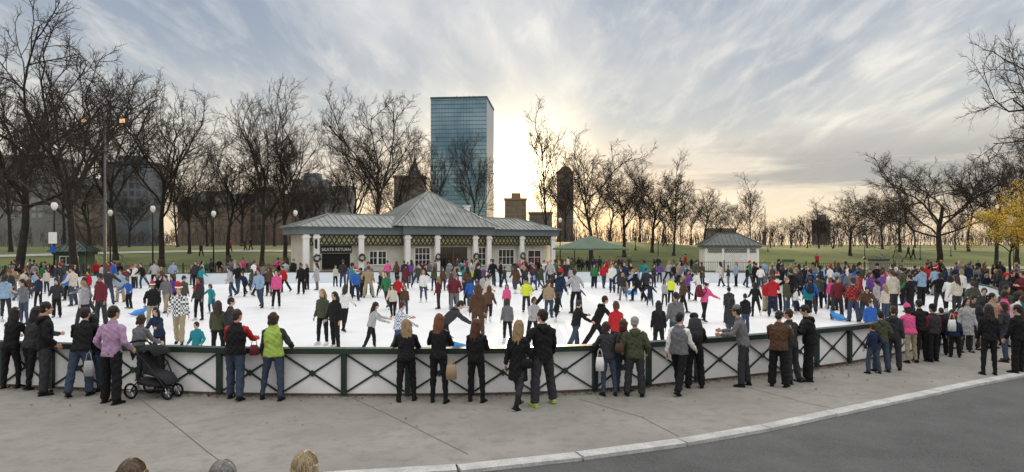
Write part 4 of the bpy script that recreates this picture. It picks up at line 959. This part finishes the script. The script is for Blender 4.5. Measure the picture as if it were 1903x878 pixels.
for px,d,c,lab in ((428,95,'red','person in red walking on the far lawn left of the pavilion'),(456,97,'navy','left one of two dark figures on the far lawn'),(466,98,'black','right one of two dark figures on the far lawn'),(490,99,'black','person in black on the far lawn nearest the pavilion'),(1236,100,'black','person in black on the hill above the rink'),
    (1518,78,'red','person in red on the path right of the kiosk'),(1688,92,'navy','left of two far walkers on the right lawn'),(1697,90,'charcoal','right of two far walkers on the right lawn'),(374,88,'charcoal','dark figure on the far lawn by a lamp post')):
    l=at(px,d); l.z=TH(l.x,l.y)+.06
    P(px,0,0,cr.uniform(0,360),'walk',c,'black',loc=l,h=1.75,skates=False,label=lab)
# ------------------------------------------------------------ random crowd: specs first, nearest ones become things, the rest one mass
TOPS=['black']*13+['charcoal']*9+['grey']*5+['navy']*6+['light grey']*3+['white']*4+['blue']*2+['light blue']*3+['red']*3+['maroon']*3+['pink']*2+['purple']*2+['green']*1+['olive']*4+['brown']*4+['tan','teal','cream']
BOTS=['black']*9+['denim']*7+['charcoal']*5+['navy']*2+['khaki','grey']
SPECS=[]
def crowd(n,x0,x1,y0,y1,poses,cond=None,bias=0,scale=(.84,1.07),clus=.6):
    k=0;tries=0;last=None
    while k<n and tries<n*60:
        tries+=1; px=cr.uniform(x0,x1); fy=y0+(y1-y0)*cr.random()**(1+bias)
        L=G(px,fy)
        if last is not None and cr.random()<clus:
            a=cr.uniform(-.7,.7)+(math.pi if cr.random()<.5 else 0); L=last+Vector((math.cos(a),math.sin(a),0))*cr.uniform(.5,.75); px=951.5+F*L.x/L.y; fy=HY+HC*F/L.y
        if cond and not cond(L): continue
        q=Matrix.Rotation(-PA,4,'Z')@(L-PO)
        if -1.2<q.x<27 and -1.3<q.y<9: continue
        if any((L.x-a)**2+(L.y-b_)**2<.22 for a,b_ in POS): continue
        if min((L.x-x)**2+(L.y-y)**2 for x,y in RINK[::2])<.2: continue
        fem=cr.random()<.5; ps=cr.choice(poses)
        hr=(cr.choice(['long','long','bob','pony']) if fem else 'short',cr.choice(['dark','dark','brown','brown','blond','auburn']))
        ht=None
        if cr.random()<.2: ht=(cr.choice(['plain','beanie','cap']),cr.choice(['black','grey','red','charcoal','navy','black'])) 
        elif cr.random()<.02: ht=('santa','red')
        hh=(1.64 if fem else 1.77)*cr.uniform(*scale)
        if cr.random()<.1: hh*=.76
        SPECS.append(dict(px=px,fy=fy,yaw=cr.choice([0,180,90,-90,150,-150,30,-30])+cr.uniform(-25,25),pose=ps,top=cr.choice(TOPS),bot=cr.choice(BOTS),hair=hr,hat=ht,female=fem,coat=fem and cr.random()<.3,skin=cr.choice([0,0,1,2,2,3,4]),h=hh,loc=L))
        POS.append((L.x,L.y)); last=L; k+=1
SK=['glide','glide2','wobble','walk','walk2','push','stand','stand2','reach2','pocket','glide','walk','hip']
ST=['stand','stand2','pocket','pocket2','cross','phone','walk','walk2','stand','hip']
ins=lambda L:inrink(L.x,L.y); out=lambda L:not inrink(L.x,L.y)
crowd(84,190,1340,526,541,SK,ins,clus=.7); crowd(28,560,1400,545,585,SK,ins); crowd(12,200,600,545,590,SK,ins)
crowd(44,530,1250,513,524,ST,out,clus=.7); crowd(26,900,1290,502,514,ST,out,clus=.7)
crowd(54,1380,1700,520,550,ST+SK[:4],ins,clus=.7); crowd(34,1420,1800,550,605,SK[:4]+ST+ST,ins)
crowd(44,1640,1915,512,560,ST,None,clus=.7); crowd(36,1770,1915,560,655,ST,out,clus=.75)
crowd(28,-5,150,514,552,ST+SK[:2]); crowd(12,0,170,555,610,ST,ins)
crowd(20,340,545,514,530,ST,out)
SPECS.sort(key=lambda e:e['loc'].y)
NOBJ=max(0,300-len(PEOPLE))
for e in SPECS[:NOBJ]:
    P(e['px'],e['fy'],0,e['yaw'],e['pose'],e['top'],e['bot'],e['hair'],hat=e['hat'],female=e['female'],coat=e['coat'],skin=e['skin'],h=e['h'],loc=e['loc'])
LOW={}
def quads(me):
    n=len(me.vertices); c=np.empty(n*3,dtype=np.float64); me.vertices.foreach_get('co',c)
    lt=np.empty(len(me.polygons),dtype=np.int32); me.polygons.foreach_get('loop_total',lt)
    lv=np.empty(len(me.loops),dtype=np.int32); me.loops.foreach_get('vertex_index',lv)
    assert (lt==4).all()
    return c.reshape(n,3),lv.reshape(-1,4)
SHL=quads(remesh(SHOEM['skate'],.02,0,0,'s'))
HL={k:quads(hair_mesh(k,False,5,.022)) for k in ('long','short')}
def lowp(pose,fem):
    pose={'reach2':'glide','wobble':'glide2','phone':'pocket','cross':'pocket2','hip':'stand2'}.get(pose,pose); k=(pose,fem)
    if k not in LOW:
        r=build_person(POSES[pose],fem,False,0,loose=.5,puff=.006,low_=True); LOW[k]=dict(body=quads(r['body']),trousers=quads(r['trousers']),jacket=quads(r['jacket']),coat=quads(r['coat']),head=r['head'],feet=r['feet'])
    return LOW[k]
VV=[];FF=[];MI=[];SL=[];nv=0
def slot(m):
    if m not in SL: SL.append(m)
    return SL.index(m)
for e in SPECS[NOBJ:]:
    r=lowp(e['pose'],e['female']); s=e['h']/1.76; L=e['loc']; z=L.z+(ICEZ+.03 if ins(L) else 0)
    W=Matrix.Translation((L.x,L.y,z))@Matrix.Rotation(R(e['yaw']),4,'Z')@Matrix.Scale(s,4)
    parts=[(r['body'],Matrix(),skinm(e['skin'])),(r['trousers'],Matrix(),cloth(e['bot'])),(r['coat' if e['coat'] else 'jacket'],Matrix(),cloth(e['top'])),
      (HL['long' if e['hair'][0]=='long' else 'short'],r['head'],cloth(e['hat'][1]) if e['hat'] and e['hair'][0]!='long' else hairm(e['hair'][1]))]+[(SHL,f,cloth('black')) for f in r['feet']]
    for (c,q),Mx,mt in parts:
        T=np.array(W@Mx); VV.append(c@T[:3,:3].T+T[:3,3]); FF.append(q+nv); nv+=len(c); MI.append(np.full(len(q),slot(mt),dtype=np.int32))
if VV:
    V=np.concatenate(VV);Q=np.concatenate(FF);MM=np.concatenate(MI)
    me=bpy.data.meshes.new('distant_crowd'); me.vertices.add(len(V)); me.vertices.foreach_set('co',V.ravel()); me.loops.add(Q.size); me.loops.foreach_set('vertex_index',Q.ravel().astype(np.int32))
    me.polygons.add(len(Q)); me.polygons.foreach_set('loop_start',np.arange(0,Q.size,4,dtype=np.int32))
    for m_ in SL: me.materials.append(m_)
    me.polygons.foreach_set('material_index',MM); me.update(calc_edges=True); me.validate(); me.polygons.foreach_set('use_smooth',[True]*len(me.polygons))
    o=bpy.data.objects.new('distant_crowd',me); col.objects.link(o); tag(o,'packed mass of small far figures along the far boards and pavilion front','crowd',kind='stuff')
def place(e):
    px,d,ice=e['px'],e['d'],e['ice']
    a='on near ice' if ice and d<22 else ('on mid ice' if ice and d<36 else ('on far ice' if ice else ('beyond the boards' if d>40 else 'outside the boards')))
    X=[(130,'at far left'),(250,'below floodlight pole'),(420,'left of pavilion'),(540,'near pavilion left end'),(670,'below SKATE RETURN'),(750,'below left wing'),(870,'below pyramid roof'),(1030,'below right wing'),(1165,'below green parasol'),(1300,'left of kiosk'),(1420,'below kiosk'),(1560,'right of kiosk'),(1700,'before gnarled tree'),(1800,'below widest tree'),(9999,'at far right')]
    return a+' '+next(t for x,t in X if px<x)
from collections import defaultdict
D=defaultdict(list)
for e in PEOPLE:
    e['o']['group']='people at the skating rink'
    if e['label']: e['o']['label']=e['label']; continue
    e['base']='%s %s and %s %s, %s, %s'%(e['top'],'coat' if e['coat'] else 'jacket',e['bot'],'jeans' if e['bot']=='denim' else 'trousers',PTXT[e['pose'].rstrip('2')],place(e))
    D[e['base']].append(e)
ORD=['leftmost','2nd from left','3rd from left','4th from left','5th from left','6th from left','7th from left']
for bs,L in D.items():
    L.sort(key=lambda e:e['px'])
    for i,e in enumerate(L):
        w='person in '+bs
        if len(L)>1: w=w.replace('person in ',ORD[min(i,6)]+' person in ')
        e['o']['label']=' '.join(w.split()[:16])
# ------------------------------------------------------------ bags, stroller, skating aids
def handbag(px,fy,z,c,label,w=.22,h=.2,cat='bag',nm='shoulder_bag',dy=-.15):
    p=G(px,fy); r=thing(nm,label,cat,(p.x,p.y+dy,z)); w*=.8;h*=.85
    m=MB(); m.tube([(0,0,0),(0,0,h*.5),(0,0,h)],[(w*.5,.045),(w*.52,.05),(w*.42,.03)],12,(1,0,0),rc=.1); m.build('bag_body',cloth(c),r,True)
    m=MB(); m.tube([(-w*.3,0,h),(-w*.2,.0,h+.12),(0,.02,h+.17),(w*.2,0,h+.12),(w*.3,0,h)],[.007]*5,6); m.build('strap',cloth(c),r)
handbag(978,757,.72,'black','small black shoulder bag at the hip of the booted woman'); handbag(840,748,.45,'tan','tan paper bag hanging beside the red haired woman',.24,.32)
handbag(1149,735,.85,'brown','brown shoulder bag of the puffer jacket woman'); handbag(1113,735,.5,'white','white carrier bag left of the puffer jacket woman',.2,.3)
handbag(174,735,.4,'light grey','pale carrier bag hanging left of the lilac shirt man',.24,.34); handbag(478,742,.85,'maroon','dark red shoulder bag of the light green vest woman',.2,.22)
handbag(1762,665,.7,'white','white carrier bag near the right end of the rail',.26,.34)
def backpack(px,fy,z,c,label,yaw):
    p=G(px,fy); r=thing('backpack',label,'backpack',(p.x,p.y,z),R(yaw)); m=MB(); m.tube([(0,-.2,0),(0,-.22,.2),(0,-.2,.42)],[(.14,.09),(.15,.1),(.1,.07)],12,(1,0,0),rc=.4); m.build('bag_body',cloth(c),r,True)
    m=MB(); m.tube([(0,-.3,.05),(0,-.31,.18)],[(.1,.03),(.1,.03)],10,(1,0,0)); m.build('front_pocket',cloth(c),r,True)
    for s in (-1,1): m=MB(); m.tube([(s*.1,-.12,.05),(s*.12,.02,.2),(s*.1,-.1,.4)],[.018]*3,6); m.build('strap',cloth('black'),r)
backpack(1291,721,1.0,'charcoal','charcoal backpack on the person in the black cap',-10); backpack(1309,602,1.0,'maroon','maroon backpack on the skater in pink',-70); backpack(1502,590,.98,'navy','navy backpack on the skater in teal',0)
p=G(286,738); st=thing('stroller','black stroller parked at the near rail beside the grey jacket','stroller',p,R(-12))
def wheel(x,y,r):
    m=MB(); m.tube([(x+math.cos(a)*r,y,r+.02+math.sin(a)*r) for a in [i*math.pi/9 for i in range(19)]],[.022]*19,6,cap=False); w=m.build('wheel',cloth('black'),st,True)
    m=MB(); m.tube([(x,y-.03,r+.02),(x,y+.03,r+.02)],[.03,.03],8)
    for i in range(6): a=i*math.pi/3; m.tube([(x,y,r+.02),(x+math.cos(a)*r,y,r+.02+math.sin(a)*r)],[.008,.008],4)
    m.build('rim',STEEL,w)
wheel(-.3,-.24,.13); wheel(-.3,.24,.13); wheel(.42,-.16,.11); wheel(.42,.12,.11)
m=MB()
for y in (-.25,.25):
    m.tube([(-.3,y,.15),(.1,y,.62),(-.3,y,1.0)],[.016]*3,6); m.tube([(.42,y*.5,.14),(.1,y,.62)],[.016]*2,6); m.tube([(-.3,y,.15),(.4,y*.5,.2)],[.014]*2,6); m.tube([(.1,y,.62),(-.36,y,1.02)],[.016]*2,6)
m.build('frame',BLACKM,st); m=MB(); m.tube([(-.36,-.25,1.02),(-.4,-.1,1.05),(-.4,.1,1.05),(-.36,.25,1.02)],[.022]*4,8); m.build('handle',cloth('black'),st)
m=MB(); m.tube([(-.12,0,.85),(-.05,0,.5),(.28,0,.42),(.42,0,.28)],[(.2,.05),(.21,.07),(.2,.06),(.18,.03)],12,(0,1,0)); m.build('seat',cloth('charcoal'),st,True)
m=MB(); pts=[];n=9
for i in range(n):
    a=R(25+i*14)
    for j in range(7):
        b_=-1+j/3; pts.append((-.02+math.cos(a)*.3*math.sqrt(max(0,1-.35*b_*b_)),b_*.24,.72+math.sin(a)*.27*math.sqrt(max(0,1-.3*b_*b_))))
m.add(pts,[(i*7+j,i*7+j+1,(i+1)*7+j+1,(i+1)*7+j) for i in range(n-1) for j in range(6)]); m.build('canopy',cloth('black'),st,True)
m=MB(); m.tube([(-.2,0,.3),(.22,0,.26)],[(.2,.08),(.18,.07)],10,(0,1,0)); m.build('basket',cloth('charcoal'),st,True)
def seal(px,fy,yaw,label):
    p=G(px,fy); r=thing('skating_aid',label,'skating aid',(p.x,p.y,ICEZ),R(yaw),'blue plastic skating aids'); r.scale=(.62,.62,.62)
    m=MB(); m.tube([(0,.62,.55),(0,.5,.5),(0,.36,.34),(0,.1,.24),(0,-.25,.2),(0,-.5,.14),(0,-.62,.2)],[(.05,.05),(.12,.13),(.13,.13),(.2,.2),(.19,.18),(.1,.07),(.16,.02)],14,(1,0,0)); m.build('seal_body',mat('blue_plastic',(.04,.25,.6),.3,0,.05,2),r,True)
    m=MB()
    for s in (-1,1): m.tube([(s*.12,.25,.16),(s*.26,.2,.04),(s*.3,.1,.02)],[(.06,.03),(.05,.02),(.03,.015)],8)
    m.build('flippers',mat('blue_plastic',(.03,.22,.6),.3),r,True); m=MB(); m.tube([(-.18,.4,.55),(0,.36,.62),(.18,.4,.55)],[.018]*3,6); m.build('handles',cloth('black'),r)
seal(1172,549,90,'blue plastic seal shaped aid beside the bent skater below the parasol'); seal(852,655,60,'blue plastic seal aid near the barrier behind the red haired woman'); seal(1558,597,20,'blue plastic seal aid left of the plaid shirt skater'); seal(258,588,-30,'blue plastic seal aid on the left ice')
# ------------------------------------------------------------ world, sun, camera
SE=R(6.4); sun=Vector((.012,math.cos(SE),math.sin(SE))).normalized()
w=bpy.data.worlds.new('World'); scn.world=w; w.use_nodes=True; nt=w.node_tree; N_=nt.nodes; L_=nt.links
for n in list(N_): N_.remove(n)
outn_=N_.new('ShaderNodeOutputWorld'); add=N_.new('ShaderNodeAddShader'); bg1=N_.new('ShaderNodeBackground'); bg2=N_.new('ShaderNodeBackground')
sk=N_.new('ShaderNodeTexSky'); sk.sky_type='NISHITA'; sk.sun_disc=False; sk.sun_elevation=SE; sk.sun_rotation=R(.6); sk.air_density=1.0; sk.dust_density=.1
L_.new(sk.outputs[0],bg1.inputs[0]); bg1.inputs[1].default_value=.012
tc=N_.new('ShaderNodeTexCoord'); sp=N_.new('ShaderNodeSeparateXYZ'); L_.new(tc.outputs['Generated'],sp.inputs[0])
M=lambda op,a,b=None,c=None: mth(nt,op,a,b,c)
x,y,z=sp.outputs; zc=M('MAXIMUM',z,0.0)
den=M('ADD',zc,.16); cx=M('DIVIDE',x,den); cy_=M('DIVIDE',y,den)
cb=N_.new('ShaderNodeCombineXYZ'); L_.new(cx,cb.inputs[0]); L_.new(cy_,cb.inputs[1])
def noise_(rot,sc,scale,detail,dist,r0,r1,rough=.6,src=None):
    mp=N_.new('ShaderNodeMapping'); mp.inputs['Rotation'].default_value=(0,0,R(rot)); mp.inputs['Scale'].default_value=sc; L_.new(src or cb.outputs[0],mp.inputs['Vector'])
    n=N_.new('ShaderNodeTexNoise'); n.inputs['Scale'].default_value=scale; n.inputs['Detail'].default_value=detail; n.inputs['Distortion'].default_value=dist; n.inputs['Roughness'].default_value=rough; L_.new(mp.outputs[0],n.inputs['Vector'])
    mr=N_.new('ShaderNodeMapRange'); mr.interpolation_type='SMOOTHSTEP'; mr.inputs[1].default_value=r0; mr.inputs[2].default_value=r1; L_.new(n.outputs['Fac'],mr.inputs[0]); return mr.outputs[0]
c1=noise_(62,(1.0,.42,1),1.2,8,.3,.38,.68,.55); c2=noise_(70,(2.6,.8,1),2.8,8,.35,.42,.7,.6); c3=noise_(20,(.5,.5,1),.9,4,.3,.34,.58)
cm=M('MINIMUM',M('ADD',M('MULTIPLY',c1,.7),M('MULTIPLY',M('MULTIPLY',c2,c3),.6)),1.0)
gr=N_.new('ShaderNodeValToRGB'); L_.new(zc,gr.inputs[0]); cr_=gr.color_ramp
cr_.elements[0].position=0; cr_.elements[0].color=(.92,.68,.45,1); cr_.elements[1].position=1; cr_.elements[1].color=(1.5,1.48,1.45,1)  # sky above the frame brightened on purpose to light ice and paving
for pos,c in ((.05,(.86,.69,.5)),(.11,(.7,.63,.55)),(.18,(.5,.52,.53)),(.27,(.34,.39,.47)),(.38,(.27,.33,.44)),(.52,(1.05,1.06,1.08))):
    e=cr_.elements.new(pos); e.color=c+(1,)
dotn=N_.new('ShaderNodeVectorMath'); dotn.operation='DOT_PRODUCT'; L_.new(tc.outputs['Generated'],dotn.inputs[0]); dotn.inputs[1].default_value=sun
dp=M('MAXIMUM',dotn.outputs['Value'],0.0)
cc=N_.new('ShaderNodeValToRGB'); L_.new(zc,cc.inputs[0]); cc.color_ramp.elements[0].color=(.95,.77,.6,1); cc.color_ramp.elements[1].color=(1.7,1.64,1.56,1); cc.color_ramp.elements[1].position=.9  # cloud colour raised overhead too, as added light on the ground
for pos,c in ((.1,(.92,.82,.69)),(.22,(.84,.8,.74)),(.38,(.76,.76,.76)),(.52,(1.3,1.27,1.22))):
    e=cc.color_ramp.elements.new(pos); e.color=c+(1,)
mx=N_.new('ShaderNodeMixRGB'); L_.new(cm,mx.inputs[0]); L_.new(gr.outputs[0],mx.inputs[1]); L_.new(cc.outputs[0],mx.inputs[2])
cb2=N_.new('ShaderNodeCombineXYZ'); L_.new(M('MULTIPLY',x,3.0),cb2.inputs[0]); L_.new(M('MULTIPLY',z,24.0),cb2.inputs[1])
bk=noise_(0,(1,1,1),1.0,7,.4,.42,.56,.55,cb2.outputs[0])
def srange(v,a,b_,c=0,d=1):
    mr=N_.new('ShaderNodeMapRange'); mr.interpolation_type='SMOOTHSTEP'; mr.inputs[1].default_value=a; mr.inputs[2].default_value=b_; mr.inputs[3].default_value=c; mr.inputs[4].default_value=d; L_.new(v,mr.inputs[0]); return mr.outputs[0]
bm=M('MULTIPLY',M('MULTIPLY',srange(z,.035,.08),srange(z,.1,.17,1,0)),srange(x,.08,.28))
bm=M('MULTIPLY',M('MULTIPLY',bm,bk),.8)
mxb=N_.new('ShaderNodeMixRGB'); L_.new(bm,mxb.inputs[0]); L_.new(mx.outputs[0],mxb.inputs[1]); mxb.inputs[2].default_value=(.32,.32,.34,1)
g1=M('MULTIPLY',M('POWER',dp,30),.1); g2=M('MULTIPLY',M('POWER',dp,330),1.3); g3=M('MULTIPLY',M('POWER',dp,3000),24)
gs=M('ADD',M('ADD',g1,g2),g3)
gc=N_.new('ShaderNodeMixRGB'); gc.blend_type='MULTIPLY'; gc.inputs[0].default_value=1; gc.inputs[1].default_value=(1,.8,.44,1); L_.new(gs,gc.inputs[2])
ad=N_.new('ShaderNodeMixRGB'); ad.blend_type='ADD'; ad.inputs[0].default_value=1; L_.new(mxb.outputs[0],ad.inputs[1]); L_.new(gc.outputs[0],ad.inputs[2])
wl=M('MULTIPLY',M('MULTIPLY',M('POWER',dp,45),srange(z,.0,.2,1,0)),.8)
gc2=N_.new('ShaderNodeMixRGB'); gc2.blend_type='MULTIPLY'; gc2.inputs[0].default_value=1; gc2.inputs[1].default_value=(1,.5,.1,1); L_.new(wl,gc2.inputs[2])
ad2=N_.new('ShaderNodeMixRGB'); ad2.blend_type='ADD'; ad2.inputs[0].default_value=1; L_.new(ad.outputs[0],ad2.inputs[1]); L_.new(gc2.outputs[0],ad2.inputs[2])
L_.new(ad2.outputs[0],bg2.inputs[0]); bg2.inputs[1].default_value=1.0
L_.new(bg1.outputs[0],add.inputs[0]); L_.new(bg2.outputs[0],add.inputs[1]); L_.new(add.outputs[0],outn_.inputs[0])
sl=bpy.data.lights.new('sun','SUN'); sl.energy=5; sl.angle=R(1.0); sl.color=(1,.74,.42); so=bpy.data.objects.new('sun',sl); col.objects.link(so); so.rotation_euler=sun.to_track_quat('Z','Y').to_euler(); so.location=(0,0,60)
cam=bpy.data.cameras.new('camera'); cam.lens=36*F/1903; cam.sensor_width=36; cam.clip_end=5000; cam.clip_start=.1; cam.shift_y=(HY-439)/1903
co=bpy.data.objects.new('camera',cam); col.objects.link(co); co.location=(0,0,HC); co.rotation_euler=(R(90),0,0); scn.camera=co
scn.view_settings.view_transform='Standard'; scn.view_settings.look='None'; scn.view_settings.exposure=0
